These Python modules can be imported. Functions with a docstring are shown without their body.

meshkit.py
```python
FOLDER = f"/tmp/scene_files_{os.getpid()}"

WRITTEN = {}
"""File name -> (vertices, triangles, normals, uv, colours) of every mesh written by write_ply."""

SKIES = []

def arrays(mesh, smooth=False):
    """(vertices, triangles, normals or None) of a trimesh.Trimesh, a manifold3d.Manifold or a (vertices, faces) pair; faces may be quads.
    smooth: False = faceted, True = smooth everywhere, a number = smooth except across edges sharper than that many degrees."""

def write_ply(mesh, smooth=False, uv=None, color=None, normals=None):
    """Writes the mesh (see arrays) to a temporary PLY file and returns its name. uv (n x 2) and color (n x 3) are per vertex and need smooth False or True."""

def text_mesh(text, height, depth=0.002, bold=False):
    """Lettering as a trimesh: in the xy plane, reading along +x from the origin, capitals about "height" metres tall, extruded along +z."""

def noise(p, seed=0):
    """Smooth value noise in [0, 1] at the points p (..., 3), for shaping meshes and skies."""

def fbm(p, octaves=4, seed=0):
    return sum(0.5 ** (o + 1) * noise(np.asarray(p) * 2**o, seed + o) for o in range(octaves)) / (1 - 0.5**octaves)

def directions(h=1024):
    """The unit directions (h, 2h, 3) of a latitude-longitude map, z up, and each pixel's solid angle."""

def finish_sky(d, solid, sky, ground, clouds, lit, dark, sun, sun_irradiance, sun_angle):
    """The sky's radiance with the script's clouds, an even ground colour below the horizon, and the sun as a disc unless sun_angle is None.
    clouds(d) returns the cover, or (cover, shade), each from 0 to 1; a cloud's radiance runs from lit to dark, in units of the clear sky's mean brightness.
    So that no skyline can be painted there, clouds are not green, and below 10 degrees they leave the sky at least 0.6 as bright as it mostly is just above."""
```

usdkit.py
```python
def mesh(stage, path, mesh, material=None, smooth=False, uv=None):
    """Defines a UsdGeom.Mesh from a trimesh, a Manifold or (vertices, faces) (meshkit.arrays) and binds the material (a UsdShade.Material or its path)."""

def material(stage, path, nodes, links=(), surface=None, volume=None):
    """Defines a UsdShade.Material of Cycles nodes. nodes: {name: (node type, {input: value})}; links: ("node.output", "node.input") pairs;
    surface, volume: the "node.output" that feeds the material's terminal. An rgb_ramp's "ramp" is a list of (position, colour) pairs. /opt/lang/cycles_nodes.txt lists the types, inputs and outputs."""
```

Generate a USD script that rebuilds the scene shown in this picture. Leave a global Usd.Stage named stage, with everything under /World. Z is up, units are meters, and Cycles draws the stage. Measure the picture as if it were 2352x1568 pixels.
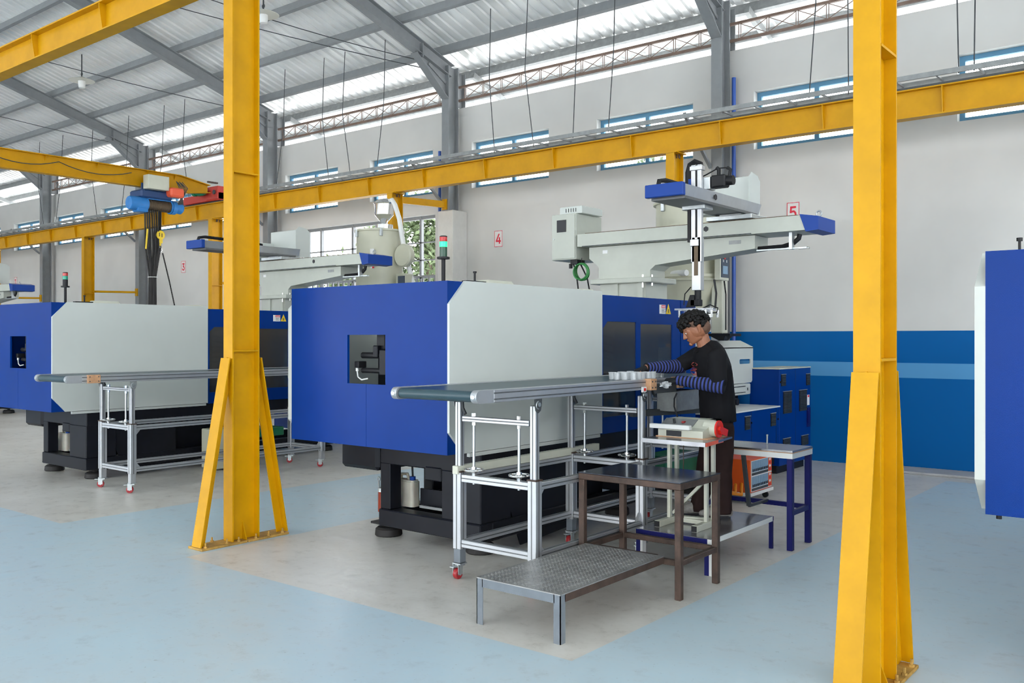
import math, random
import numpy as np, trimesh, usdkit, meshkit, manifold3d
from pxr import Usd, UsdGeom, UsdLux, UsdShade, Gf, Sdf, Vt
from shapely.geometry import Polygon, box as sbox
from shapely.ops import unary_union
stage = Usd.Stage.CreateInMemory()
UsdGeom.SetStageUpAxis(stage, 'Z'); UsdGeom.SetStageMetersPerUnit(stage, 1.0)
W = UsdGeom.Xform.Define(stage, '/World'); stage.SetDefaultPrim(W.GetPrim())
UsdGeom.Scope.Define(stage, '/World/Looks')
# ---------------------------------------------------------------- camera, sky, exposure
YAW = math.radians(38.7)
RX, FX = np.array([math.cos(YAW), math.sin(YAW), 0]), np.array([-math.sin(YAW), math.cos(YAW), 0])
cam = UsdGeom.Camera.Define(stage, '/World/camera')
cam.AddTransformOp().Set(Gf.Matrix4d(RX[0], RX[1], 0, 0, 0, 0, 1, 0, -FX[0], -FX[1], 0, 0, 0, 0, 1.6, 1))
cam.CreateHorizontalApertureAttr(36.0); cam.CreateVerticalApertureAttr(24.0)
cam.CreateFocalLengthAttr(36.0 * 2093 / 2352)
cam.CreateVerticalApertureOffsetAttr(-6 / 2352 * 36)
cam.CreateClippingRangeAttr(Gf.Vec2f(0.05, 500))
cam.CreateExposureAttr(1.18)
sky = UsdLux.DomeLight.Define(stage, '/World/sky')
sky.CreateIntensityAttr(1.0); sky.CreateColorAttr(Gf.Vec3f(0.93, 0.97, 1.0))

# ---------------------------------------------------------------- materials
M = {}
def mat(name, nodes, links=(), surface='p.BSDF'):
    M[name] = usdkit.material(stage, '/World/Looks/' + name, nodes, links, surface=surface)
def pmat(name, col, rough=0.5, metal=0.0, var=0.0, vs=6.0, bump=0.0, bs=60.0, **kw):
    """Principled with slight noise variation in tone and roughness, and optional fine relief"""
    n = {'p': ('principled_bsdf', dict(base_color=col, roughness=rough, metallic=metal, **kw))}; l = []
    if var or bump:
        n['tc'] = ('geometry', {})
    if var:
        n['n'] = ('noise_texture', dict(scale=vs, detail=5.0, roughness=0.6))
        a = [c * (1 - var) for c in col]; b = [min(1, c * (1 + var)) for c in col]
        n['r'] = ('rgb_ramp', {'ramp': [(0.3, a), (0.7, b)]})
        l += [('tc.position', 'n.vector'), ('n.fac', 'r.fac'), ('r.color', 'p.base_color')]
    if bump:
        n['bn'] = ('noise_texture', dict(scale=bs, detail=3.0))
        n['b'] = ('bump', dict(strength=bump, distance=0.003))
        l += [('tc.position', 'bn.vector'), ('bn.fac', 'b.height'), ('b.normal', 'p.normal')]
    mat(name, n, l)
pmat('yellow_paint', (0.60, 0.295, 0.0), 0.42, var=0.10, vs=3.5, specular_ior_level=0.25)
pmat('yellow_dusty', (0.42, 0.24, 0.05), 0.7, var=0.35, vs=14)
pmat('blue_enamel', (0.0, 0.033, 0.22), 0.34, var=0.06, vs=2.0, bump=0.12, bs=260, specular_ior_level=0.14)
pmat('blue_plastic', (0.01, 0.055, 0.30), 0.4, specular_ior_level=0.2)
pmat('navy_paint', (0.008, 0.010, 0.11), 0.4, var=0.1, specular_ior_level=0.2)
pmat('white_enamel', (0.58, 0.61, 0.58), 0.38, var=0.03, vs=1.5)
pmat('cream_enamel', (0.60, 0.60, 0.50), 0.42, var=0.04)
pmat('robot_grey', (0.50, 0.52, 0.46), 0.42, var=0.04)
pmat('black_enamel', (0.009, 0.010, 0.015), 0.42, var=0.2, specular_ior_level=0.22)
pmat('black_plastic', (0.012, 0.012, 0.014), 0.5, specular_ior_level=0.3)
pmat('dark_grey', (0.05, 0.055, 0.06), 0.5)
pmat('rubber', (0.018, 0.016, 0.016), 0.7, var=0.2)
pmat('aluminium', (0.56, 0.57, 0.59), 0.42, 0.8, var=0.05, vs=9)
pmat('aluminium_groove', (0.16, 0.165, 0.17), 0.5, 0.7)
pmat('chrome', (0.85, 0.85, 0.85), 0.12, 1.0)
pmat('zinc', (0.52, 0.55, 0.56), 0.4, 0.85, var=0.1, vs=20)
pmat('grey_steel_paint', (0.24, 0.25, 0.26), 0.45, var=0.08)
pmat('galvanised', (0.30, 0.31, 0.31), 0.5, 0.4, var=0.15, vs=12)
pmat('primer_red', (0.20, 0.13, 0.10), 0.6, var=0.2)
pmat('rusty_steel', (0.075, 0.045, 0.033), 0.55, 0.2, var=0.45, vs=9)
pmat('platform_grey', (0.16, 0.18, 0.205), 0.45, var=0.12, vs=9)
pmat('steel_top', (0.46, 0.46, 0.48), 0.22, 0.9, var=0.12, vs=5)
pmat('black_top', (0.060, 0.066, 0.085), 0.16, 0.5, var=0.1, vs=6)
pmat('belt_green', (0.028, 0.062, 0.078), 0.36, var=0.08)
pmat('wood', (0.55, 0.30, 0.16), 0.5, var=0.2, vs=18)
pmat('pvc_white', (0.80, 0.80, 0.78), 0.35)
pmat('red_plastic', (0.75, 0.02, 0.01), 0.35)
pmat('red_paint', (0.55, 0.035, 0.02), 0.42)
pmat('red_paint_dark', (0.30, 0.018, 0.018), 0.45)
pmat('orange_paint', (0.80, 0.11, 0.012), 0.4, var=0.05)
pmat('orange_hose', (0.80, 0.26, 0.01), 0.4)
pmat('coral_paint', (0.85, 0.12, 0.05), 0.42)
pmat('hoist_blue', (0.025, 0.20, 0.55), 0.38, var=0.08)
pmat('hoist_navy', (0.012, 0.05, 0.16), 0.42)
pmat('green_paint', (0.0, 0.22, 0.10), 0.38)
pmat('green_hose', (0.03, 0.22, 0.05), 0.42)
pmat('green_plastic', (0.005, 0.13, 0.06), 0.4, var=0.15)
pmat('caster_red', (0.35, 0.02, 0.025), 0.35)
pmat('window_blue', (0.11, 0.27, 0.42), 0.45, specular_ior_level=0.3)
pmat('pipe_blue', (0.03, 0.10, 0.42), 0.4)
pmat('label_white', (0.82, 0.82, 0.82), 0.5)
pmat('label_yellow', (0.80, 0.55, 0.02), 0.5)
pmat('sign_red', (0.70, 0.01, 0.04), 0.5)
pmat('sign_board', (0.74, 0.72, 0.70), 0.5)
pmat('ink', (0.015, 0.015, 0.02), 0.5)
pmat('panel_slate', (0.045, 0.065, 0.10), 0.4)
pmat('copper_rope', (0.12, 0.085, 0.055), 0.5, 0.6)
pmat('skin', (0.34, 0.135, 0.07), 0.45, var=0.08, vs=20)
pmat('skin_fade', (0.13, 0.065, 0.04), 0.6, var=0.2, vs=60)
pmat('hair', (0.008, 0.007, 0.007), 0.55, var=0.3, vs=60, specular_ior_level=0.2)
pmat('shirt_black', (0.011, 0.011, 0.013), 0.85, bump=0.3, bs=40, specular_ior_level=0.12)
pmat('trousers_brown', (0.030, 0.017, 0.016), 0.85, var=0.2, vs=10, bump=0.3, bs=30, specular_ior_level=0.12)
pmat('glove_black', (0.018, 0.019, 0.021), 0.8, specular_ior_level=0.15)
pmat('shoe_grey', (0.30, 0.28, 0.26), 0.7, var=0.2, vs=40)
pmat('shoe_dark', (0.03, 0.03, 0.035), 0.7)
pmat('shirt_print', (0.75, 0.18, 0.16), 0.6)
pmat('hopper_cream', (0.56, 0.55, 0.43), 0.4, var=0.03)
pmat('jerrycan', (0.55, 0.52, 0.44), 0.4, var=0.1, vs=8, subsurface_weight=0.2)
pmat('fluid_dark', (0.06, 0.06, 0.08), 0.3)
pmat('oil_red', (0.25, 0.03, 0.01), 0.15)
pmat('card_blue', (0.25, 0.38, 0.52), 0.35)
pmat('foliage_leaf', (0.11, 0.145, 0.07), 0.6, var=0.5, vs=1.5, specular_ior_level=0.2)
pmat('bark', (0.20, 0.15, 0.11), 0.8, var=0.3)
pmat('yard', (0.78, 0.77, 0.74), 0.9, var=0.1, vs=0.5)
pmat('lamp_shade', (0.62, 0.60, 0.52), 0.4)
pmat('off_white', (0.70, 0.69, 0.66), 0.6, var=0.05)
pmat('concrete_curb', (0.42, 0.42, 0.43), 0.8, var=0.1)
def lens(name, col, e):
    mat(name, {'p': ('principled_bsdf', dict(base_color=col, roughness=0.25, emission_color=col, emission_strength=e))})
lens('lens_red', (0.50, 0.02, 0.02), 0.0); lens('lens_green', (0.0, 0.30, 0.19), 0.0); lens('lens_green_lit', (0.01, 0.62, 0.20), 0.9)
lens('lens_green_dark', (0.006, 0.06, 0.03), 0.0)
# corrugated zincalume
mat('roof_sheet_metal', {'g': ('geometry', {}), 'n': ('noise_texture', dict(scale=1.3, detail=4.0)), 'n2': ('mapping', dict(scale=(3.0, 0.15, 0.15))),
    'n3': ('noise_texture', dict(scale=2.0, detail=3.0)),
    'mx': ('mix_float', dict(fac=0.5)), 'r': ('rgb_ramp', {'ramp': [(0.3, (0.84, 0.85, 0.84)), (0.7, (0.97, 0.97, 0.96))]}),
    'p': ('principled_bsdf', dict(metallic=0.25, roughness=0.28))},
    [('g.position', 'n.vector'), ('g.position', 'n2.vector'), ('n2.vector', 'n3.vector'), ('n.fac', 'mx.a'), ('n3.fac', 'mx.b'), ('mx.result', 'r.fac'), ('r.color', 'p.base_color')])
mat('skylight_sheet', {'d': ('translucent_bsdf', dict(color=(0.75, 0.78, 0.78))), 't': ('transparent_bsdf', dict(color=(0.8, 0.82, 0.82))), 'm': ('mix_closure', dict(fac=0.6))},
    [('d.BSDF', 'm.closure1'), ('t.BSDF', 'm.closure2')], surface='m.closure')
# floor: worn concrete and worn pale blue paint, with a slight polish
def floor_mat(name, stops, rlo, rhi):
    mat(name, {'g': ('geometry', {}), 'n': ('noise_texture', dict(scale=0.9, detail=7.0, roughness=0.62)), 'm': ('noise_texture', dict(scale=7.0, detail=6.0, roughness=0.7)),
        's': ('noise_texture', dict(scale=38.0, detail=3.0, roughness=0.5)), 'st': ('rgb_ramp', {'ramp': [(0.0, (1, 1, 1)), (0.66, (1, 1, 1)), (0.74, (0.72, 0.70, 0.68))]}),
        'mx': ('mix_float', dict(fac=0.4)), 'r': ('rgb_ramp', {'ramp': stops}), 'mul': ('mix', dict(mix_type='multiply', fac=0.7)),
        'rr': ('map_range', dict(from_min=0.3, from_max=0.7, to_min=rlo, to_max=rhi)),
        'b': ('bump', dict(strength=0.25, distance=0.004)), 'p': ('principled_bsdf', dict(specular_ior_level=0.5))},
        [('g.position', 'n.vector'), ('g.position', 'm.vector'), ('g.position', 's.vector'), ('n.fac', 'mx.a'), ('m.fac', 'mx.b'), ('mx.result', 'r.fac'), ('r.color', 'mul.color1'),
         ('s.fac', 'st.fac'), ('st.color', 'mul.color2'), ('mul.color', 'p.base_color'), ('m.fac', 'rr.value'), ('rr.result', 'p.roughness'), ('m.fac', 'b.height'), ('b.normal', 'p.normal')])
floor_mat('floor_concrete', [(0.30, (0.50, 0.455, 0.40)), (0.48, (0.63, 0.595, 0.545)), (0.62, (0.71, 0.68, 0.635)), (0.75, (0.78, 0.76, 0.73))], 0.28, 0.5)
floor_mat('floor_paint', [(0.28, (0.50, 0.55, 0.57)), (0.46, (0.50, 0.60, 0.655)), (0.60, (0.49, 0.62, 0.69)), (0.75, (0.60, 0.67, 0.71))], 0.28, 0.5)
# wall: off-white with blue dado and pale blue band (painted at fixed heights)
def wall_mat():
    W_, B_, L_ = (0.66, 0.645, 0.62), (0.0, 0.115, 0.37), (0.10, 0.33, 0.62)
    n = {'g': ('geometry', {}), 'x': ('separate_xyz', {}), 'n': ('noise_texture', dict(scale=0.7, detail=5.0)), 'wr': ('rgb_ramp', {'ramp': [(0.3, (0.60, 0.59, 0.57)), (0.7, (0.70, 0.69, 0.665))]}),
         'k1': ('math', dict(math_type='less_than', value2=1.70)), 'k2': ('math', dict(math_type='less_than', value2=1.303)), 'k3': ('math', dict(math_type='less_than', value2=1.118)),
         'm1': ('mix', dict(color2=B_)), 'm2': ('mix', dict(color2=L_)), 'm3': ('mix', dict(color2=B_)),
         'bn': ('noise_texture', dict(scale=9.0, detail=3.0)), 'b': ('bump', dict(strength=0.15, distance=0.01)), 'p': ('principled_bsdf', dict(roughness=0.5, specular_ior_level=0.12))}
    l = [('g.position', 'x.vector'), ('g.position', 'n.vector'), ('n.fac', 'wr.fac'), ('wr.color', 'm1.color1')]
    for i in '123': l += [('x.z', f'k{i}.value1'), (f'k{i}.value', f'm{i}.fac')]
    l += [('m1.color', 'm2.color1'), ('m2.color', 'm3.color1'), ('m3.color', 'p.base_color'), ('g.position', 'bn.vector'), ('bn.fac', 'b.height'), ('b.normal', 'p.normal')]
    mat('wall_paint', n, l)
wall_mat()
SCHLICK = {'f': ('layer_weight', dict(blend=0.5)), 'f4': ('math', dict(math_type='power', value2=4.0)), 'f5': ('math', dict(math_type='multiply_add', value2=0.55, value3=0.04))}
SL_ = [('f.facing', 'f4.value1'), ('f4.value', 'f5.value1'), ('f5.value', 'm.fac')]
mat('window_glass', {'t': ('transparent_bsdf', dict(color=(0.95, 0.97, 0.97))), 'g': ('glossy_bsdf', dict(color=(1, 1, 1), roughness=0.03)), **SCHLICK, 'm': ('mix_closure', {})},
    SL_ + [ ('t.BSDF', 'm.closure1'), ('g.BSDF', 'm.closure2')], surface='m.closure')
mat('smoked_glass', {'t': ('transparent_bsdf', dict(color=(0.55, 0.52, 0.49))), 'd': ('diffuse_bsdf', dict(color=(0.10, 0.095, 0.09))), 'g': ('glossy_bsdf', dict(color=(1, 1, 1), roughness=0.12)), **SCHLICK,
    'm0': ('mix_closure', dict(fac=0.35)), 'm': ('mix_closure', {})},
    SL_ + [('t.BSDF', 'm0.closure1'), ('d.BSDF', 'm0.closure2'), ('m0.closure', 'm.closure1'), ('g.BSDF', 'm.closure2')], surface='m.closure')
mat('clear_cup', {'t': ('transparent_bsdf', dict(color=(0.96, 0.97, 0.98))), 'd': ('diffuse_bsdf', dict(color=(0.82, 0.84, 0.86))), 'g': ('glossy_bsdf', dict(color=(1, 1, 1), roughness=0.1)),
    'm0': ('mix_closure', dict(fac=0.45)), 'm': ('mix_closure', dict(fac=0.18))},
    [('t.BSDF', 'm0.closure1'), ('d.BSDF', 'm0.closure2'), ('m0.closure', 'm.closure1'), ('g.BSDF', 'm.closure2')], surface='m.closure')
# striped arm warmer: bands of primvar 'along'
mat('striped_knit', {'a': ('attribute', dict(attribute='along')), 'x': ('math', dict(math_type='fraction')), 'k': ('math', dict(math_type='less_than', value2=0.5)),
    'm': ('mix', dict(color1=(0.016, 0.016, 0.02), color2=(0.055, 0.075, 0.26))), 'p': ('principled_bsdf', dict(roughness=0.85, specular_ior_level=0.12))},
    [('a.fac', 'x.value1'), ('x.value', 'k.value1'), ('k.value', 'm.fac'), ('m.color', 'p.base_color')])
# diamond plate: raised lozenges as relief over the steel
mat('tread_plate', {'g': ('geometry', {}), 'n': ('noise_texture', dict(scale=7.0, detail=4.0)), 'r': ('rgb_ramp', {'ramp': [(0.3, (0.34, 0.33, 0.32)), (0.7, (0.50, 0.49, 0.48))]}),
    'p': ('principled_bsdf', dict(metallic=0.75, roughness=0.42))}, [('g.position', 'n.vector'), ('n.fac', 'r.fac'), ('r.color', 'p.base_color')])

# ---------------------------------------------------------------- mesh builder
BOXF = np.array([[0, 3, 2, 1], [4, 5, 6, 7], [0, 1, 5, 4], [1, 2, 6, 5], [2, 3, 7, 6], [3, 0, 4, 7]])
BOXT = np.vstack([BOXF[:, [0, 1, 2]], BOXF[:, [0, 2, 3]]])
def _chamfer_topology():
    v = []
    for sx in (-1, 1):
        for sy in (-1, 1):
            for sz in (-1, 1):
                for k in range(3):
                    c = np.array([sx, sy, sz], float); p = c * 0.9; p[k] = c[k]; v.append(p)
    h = trimesh.Trimesh(np.array(v), process=False).convex_hull
    idx = [int(np.argmin(((np.array(v) - q) ** 2).sum(1))) for q in h.vertices]
    return np.array(idx)[h.faces]
CHF = _chamfer_topology()
def unit(a):
    a = np.asarray(a, float); return a / max(np.linalg.norm(a), 1e-12)
def frame_of(d, up=(0, 0, 1)):
    d = unit(d); up = np.asarray(up, float)
    if abs(d @ unit(up)) > 0.98: up = np.array([1.0, 0, 0])
    a = unit(np.cross(up, d)); return a, np.cross(d, a), d
class MB:
    def __init__(s): s.v, s.f, s.n = [], [], 0
    def add(s, v, f):
        v = np.asarray(v, float); f = np.asarray(f, int)
        if f.shape[1] == 4: f = np.vstack([f[:, [0, 1, 2]], f[:, [0, 2, 3]]])
        s.v.append(v); s.f.append(f + s.n); s.n += len(v); return s
    def hexa(s, p): return s.add(p, BOXT)
    def obox(s, c, ax, h, ch=0.0):
        """box about c with axes ax (3 rows) and half sizes h; ch = chamfer"""
        ax = np.asarray(ax, float); h = np.asarray(h, float)
        if ch <= 0:
            q = np.array([[-1, -1, -1], [1, -1, -1], [1, 1, -1], [-1, 1, -1], [-1, -1, 1], [1, -1, 1], [1, 1, 1], [-1, 1, 1]]) * h
            f = BOXT
        else:
            ch = min(ch, 0.45 * h.min() * 2); q = []
            for sx in (-1, 1):
                for sy in (-1, 1):
                    for sz in (-1, 1):
                        for k in range(3):
                            c0 = np.array([sx, sy, sz], float); r = c0 * (h - ch); r[k] = c0[k] * h[k]; q.append(r)
            q = np.array(q); f = CHF
        v = np.asarray(c) + q @ ax
        if np.linalg.det(ax) < 0: f = f[:, ::-1]
        return s.add(v, f)
    def box(s, x0, x1, y0, y1, z0, z1, ch=0.0):
        a = np.array([x0, y0, z0], float); b = np.array([x1, y1, z1], float)
        return s.obox((a + b) / 2, np.eye(3), np.abs(b - a) / 2, ch)
    def bar(s, p, q, w, h=None, up=(0, 0, 1), ch=0.0):
        """rectangular bar from p to q: w across, h along up"""
        p, q = np.asarray(p, float), np.asarray(q, float); a, b, d = frame_of(q - p, up)
        return s.obox((p + q) / 2, [a, b, d], [w / 2, (h or w) / 2, np.linalg.norm(q - p) / 2], ch)
    def loft(s, rings, cap=True, closed=False):
        r = np.array(rings, float); m, k = r.shape[:2]
        i, j = np.meshgrid(np.arange(m if closed else m - 1), np.arange(k), indexing='ij')
        i2, j2 = (i + 1) % m, (j + 1) % k
        f = np.stack([i * k + j, i * k + j2, i2 * k + j2, i2 * k + j], -1).reshape(-1, 4)
        v = r.reshape(-1, 3); f = np.vstack([f[:, [0, 1, 2]], f[:, [0, 2, 3]]])
        if cap and not closed:
            c0, c1 = len(v), len(v) + 1; v = np.vstack([v, r[0].mean(0), r[-1].mean(0)]); a = np.arange(k); b = (a + 1) % k
            f = np.vstack([f, np.stack([np.full(k, c0), b, a], 1), np.stack([np.full(k, c1), (m - 1) * k + a, (m - 1) * k + b], 1)])
        return s.add(v, f)
    def tube(s, pts, r, n=8, cap=True):
        p = np.asarray(pts, float); t = np.gradient(p, axis=0); t /= np.linalg.norm(t, axis=1, keepdims=True) + 1e-12
        a, b, _ = frame_of(t[0]); R = np.broadcast_to(r, (len(p),)); ang = np.arange(n) * 2 * np.pi / n; rings = []
        for k in range(len(p)):
            a = unit(a - (a @ t[k]) * t[k]); b = np.cross(t[k], a)
            rings.append(p[k] + R[k] * (np.cos(ang)[:, None] * a + np.sin(ang)[:, None] * b))
        return s.loft(rings, cap)
    def cyl(s, p, q, r, n=12, r2=None): return s.lathe(p, q, [(0, r), (1, r if r2 is None else r2)], n)
    def lathe(s, p, q, prof, n=16, up=(0, 0, 1)):
        """profile of (t along p->q, radius)"""
        p, q = np.asarray(p, float), np.asarray(q, float); a, b, d = frame_of(q - p, up); ang = (np.arange(n) + 0.5) * 2 * np.pi / n
        return s.loft([p + t * (q - p) + r * (np.cos(ang)[:, None] * a + np.sin(ang)[:, None] * b) for t, r in prof])
    def poly(s, pts2, origin, u, w, depth):
        """extrude a 2D polygon (in axes u, w at origin) by the vector depth"""
        g = pts2 if isinstance(pts2, Polygon) else Polygon(pts2)
        u, w, depth = (np.asarray(x, float) for x in (u, w, depth)); L = np.linalg.norm(depth)
        for gg in getattr(g, 'geoms', [g]):
            m = trimesh.creation.extrude_polygon(gg, 1.0, engine='earcut'); v = np.array(m.vertices)
            V = np.asarray(origin, float) + v[:, :1] * u + v[:, 1:2] * w + v[:, 2:] * depth
            f = np.array(m.faces)
            if np.dot(np.cross(u, w), depth) < 0: f = f[:, ::-1]
            s.add(V, f)
        return s
    def sphere(s, c, r, n=2, sc=(1, 1, 1)):
        m = trimesh.creation.icosphere(n, 1.0); return s.add(np.asarray(c) + np.array(m.vertices) * r * np.asarray(sc), m.faces)
    def torus(s, c, axis, R, r, n=24, k=8, a0=0, a1=2 * np.pi):
        a, b, d = frame_of(axis); full = abs(a1 - a0 - 2 * np.pi) < 1e-6; t = np.linspace(a0, a1, n, endpoint=not full); e = np.arange(k) * 2 * np.pi / k
        rings = [np.asarray(c) + (R + r * np.cos(e))[:, None] * (math.cos(x) * a + math.sin(x) * b) + (r * np.sin(e))[:, None] * d for x in t]
        rings = [q[::-1] for q in rings]
        return s.loft(rings, not full, full)
    def ibeam(s, p, q, w, h, tf=0.012, tw=0.008, up=(0, 0, 1)):
        p, q = np.asarray(p, float), np.asarray(q, float); a, b, d = frame_of(q - p, up)
        off = b * (h / 2 - tf / 2)
        s.bar(p + off, q + off, w, tf, up); s.bar(p - off, q - off, w, tf, up)
        return s.bar(p, q, tw, h - 2 * tf, up)
    def mesh(s): return np.vstack(s.v), np.vstack(s.f)

# ---------------------------------------------------------------- object helpers
USED = {}
def numbered(parent, name):
    k = (parent, name); n = USED.get(k, 0); USED[k] = n + 1
    return f'{parent}/{name}' if n == 0 else f'{parent}/{name}_{n:03d}'
LOC = {}
def keys(prim, **kw):
    for k, v in kw.items():
        if v: prim.SetCustomDataByKey(k, v)
def thing(name, label=None, cat=None, loc=(0, 0, 0), group=None, kind=None):
    path = numbered('/World', name); x = UsdGeom.Xform.Define(stage, path); x.AddTranslateOp().Set(Gf.Vec3d(*map(float, loc)))
    LOC[path] = np.asarray(loc, float); keys(x.GetPrim(), label=label, category=cat, group=group, kind=kind); return path
def part(parent, name, mb, m, label=None, smooth=False, kind=None, prim=None):
    path = numbered(parent, name); loc = LOC[parent]
    v, f = mb.mesh() if isinstance(mb, MB) else mb
    g = usdkit.mesh(stage, path, (np.asarray(v) - loc, f), M[m], smooth=smooth)
    LOC[path] = loc; keys(g.GetPrim(), label=label, kind=kind); return path
def single(name, mb, m, label=None, cat=None, loc=None, group=None, kind=None, smooth=False):
    """a thing that is one mesh, with its origin at its base"""
    path = numbered('/World', name); v, f = mb.mesh() if isinstance(mb, MB) else mb; v = np.asarray(v)
    loc = np.array([(v[:, 0].min() + v[:, 0].max()) / 2, (v[:, 1].min() + v[:, 1].max()) / 2, v[:, 2].min()]) if loc is None else np.asarray(loc, float)
    g = usdkit.mesh(stage, path, (v - loc, f), M[m], smooth=smooth); UsdGeom.Xformable(g).AddTranslateOp().Set(Gf.Vec3d(*map(float, loc)))
    LOC[path] = loc; keys(g.GetPrim(), label=label, category=cat, group=group, kind=kind); return path
def dup(src, loc, label, group=None):
    name = src.split('/')[-1]; was = stage.GetPrimAtPath(src).GetCustomData()
    path = numbered('/World', name); x = UsdGeom.Xform.Define(stage, path); x.GetPrim().GetReferences().AddInternalReference(src)
    UsdGeom.XformCommonAPI(x).SetTranslate(Gf.Vec3d(*map(float, loc))); x.GetPrim().SetInstanceable(True)
    keys(x.GetPrim(), label=label, category=was.get('category'), group=group or was.get('group')); return path
def text(mb, s, h, origin, u, w, d=0.002, bold=True, center=False):
    m = meshkit.text_mesh(s, h, d, bold); v = np.array(m.vertices)
    if center: v[:, 0] -= (v[:, 0].min() + v[:, 0].max()) / 2
    u, w = np.asarray(u, float), np.asarray(w, float); mb.add(np.asarray(origin) + v[:, :1] * u + v[:, 1:2] * w + v[:, 2:] * np.cross(u, w), m.faces); return mb
EX, EY, EZ = np.eye(3)
# ================================================================ THE HALL
X0, X1, YB, YF = -34.0, 14.0, 11.85, -11.85
def struct(name, **kw): return thing(name, kind='structure', **kw)
fl = struct('floor')
def slab(name, m, rects):
    for x0, x1, y0, y1 in rects: part(fl, name, MB().box(x0, x1, y0, y1, -0.12, 0.0), m)
slab('painted_aisle', 'floor_paint', [(X0, X1, YF, 3.72), (-8.0, -6.05, 3.72, YB), (-2.6, X1, 3.72, 11.06)])
slab('concrete_bay', 'floor_concrete', [(X0, -8.0, 3.72, YB), (-6.05, -2.6, 3.72, YB), (-2.6, X1, 11.06, YB)])
part(fl, 'kerb', MB().box(-3.4, X1, 11.36, 11.83, 0, 0.03, 0.008), 'concrete_curb')
# ---- walls
HW = [-2.66 - 2.575 * i for i in range(-4, 12)]
HW = [x for x in HW if x + 1.65 < X1 - 0.3 and x > X0 + 0.3]
BIG = (-14.95, -11.25, 1.2, 3.83)
HOLES = [(x, x + 1.65, 4.2, 5.0) for x in HW] + [BIG]
def pierced(mb, x0, x1, z0, z1, holes, put):
    """wall built of upright strips between the edges of its openings"""
    ex = sorted({x0, x1} | {e for h in holes for e in h[:2]})
    for a, b in zip(ex[:-1], ex[1:]):
        z = z0
        for h in sorted((h for h in holes if h[0] <= a + 1e-6 and h[1] >= b - 1e-6), key=lambda h: h[2]):
            if h[2] > z: put(mb, a, b, z, h[2])
            z = h[3]
        if z1 > z: put(mb, a, b, z, z1)
    return mb
single('wall_back', pierced(MB(), X0, X1, 0, 5.62, HOLES, lambda m, a, b, c, d: m.box(a, b, YB, YB + 0.2, c, d)), 'wall_paint', kind='structure', loc=(0, YB, 0))
gable = [(YF, 0), (YB, 0), (YB, 5.62), (YB, 6.3), (0, 9.9), (YF, 6.3)]
single('wall_left', MB().poly(gable, (X0, 0, 0), EY, EZ, (-0.2, 0, 0)), 'wall_paint', kind='structure', loc=(X0, 0, 0))
single('wall_right', pierced(MB(), YF, YB, 0, 6.0, [(y, y + 5.5, 0.0, 4.6) for y in (-9.5, -2.5, 4.5)], lambda m, a, b, c, d: m.box(X1, X1 + 0.2, a, b, c, d)), 'wall_paint', kind='structure', loc=(X1, 0, 0))
single('wall_front', pierced(MB(), X0, X1, 0, 6.3, [(x, x + 6.6, 0.0, 5.2) for x in (-33, -25.5, -18, -10.5, -3, 4.5)], lambda m, a, b, c, d: m.box(a, b, YF - 0.2, YF, c, d)), 'wall_paint', kind='structure', loc=(0, YF, 0))
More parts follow.
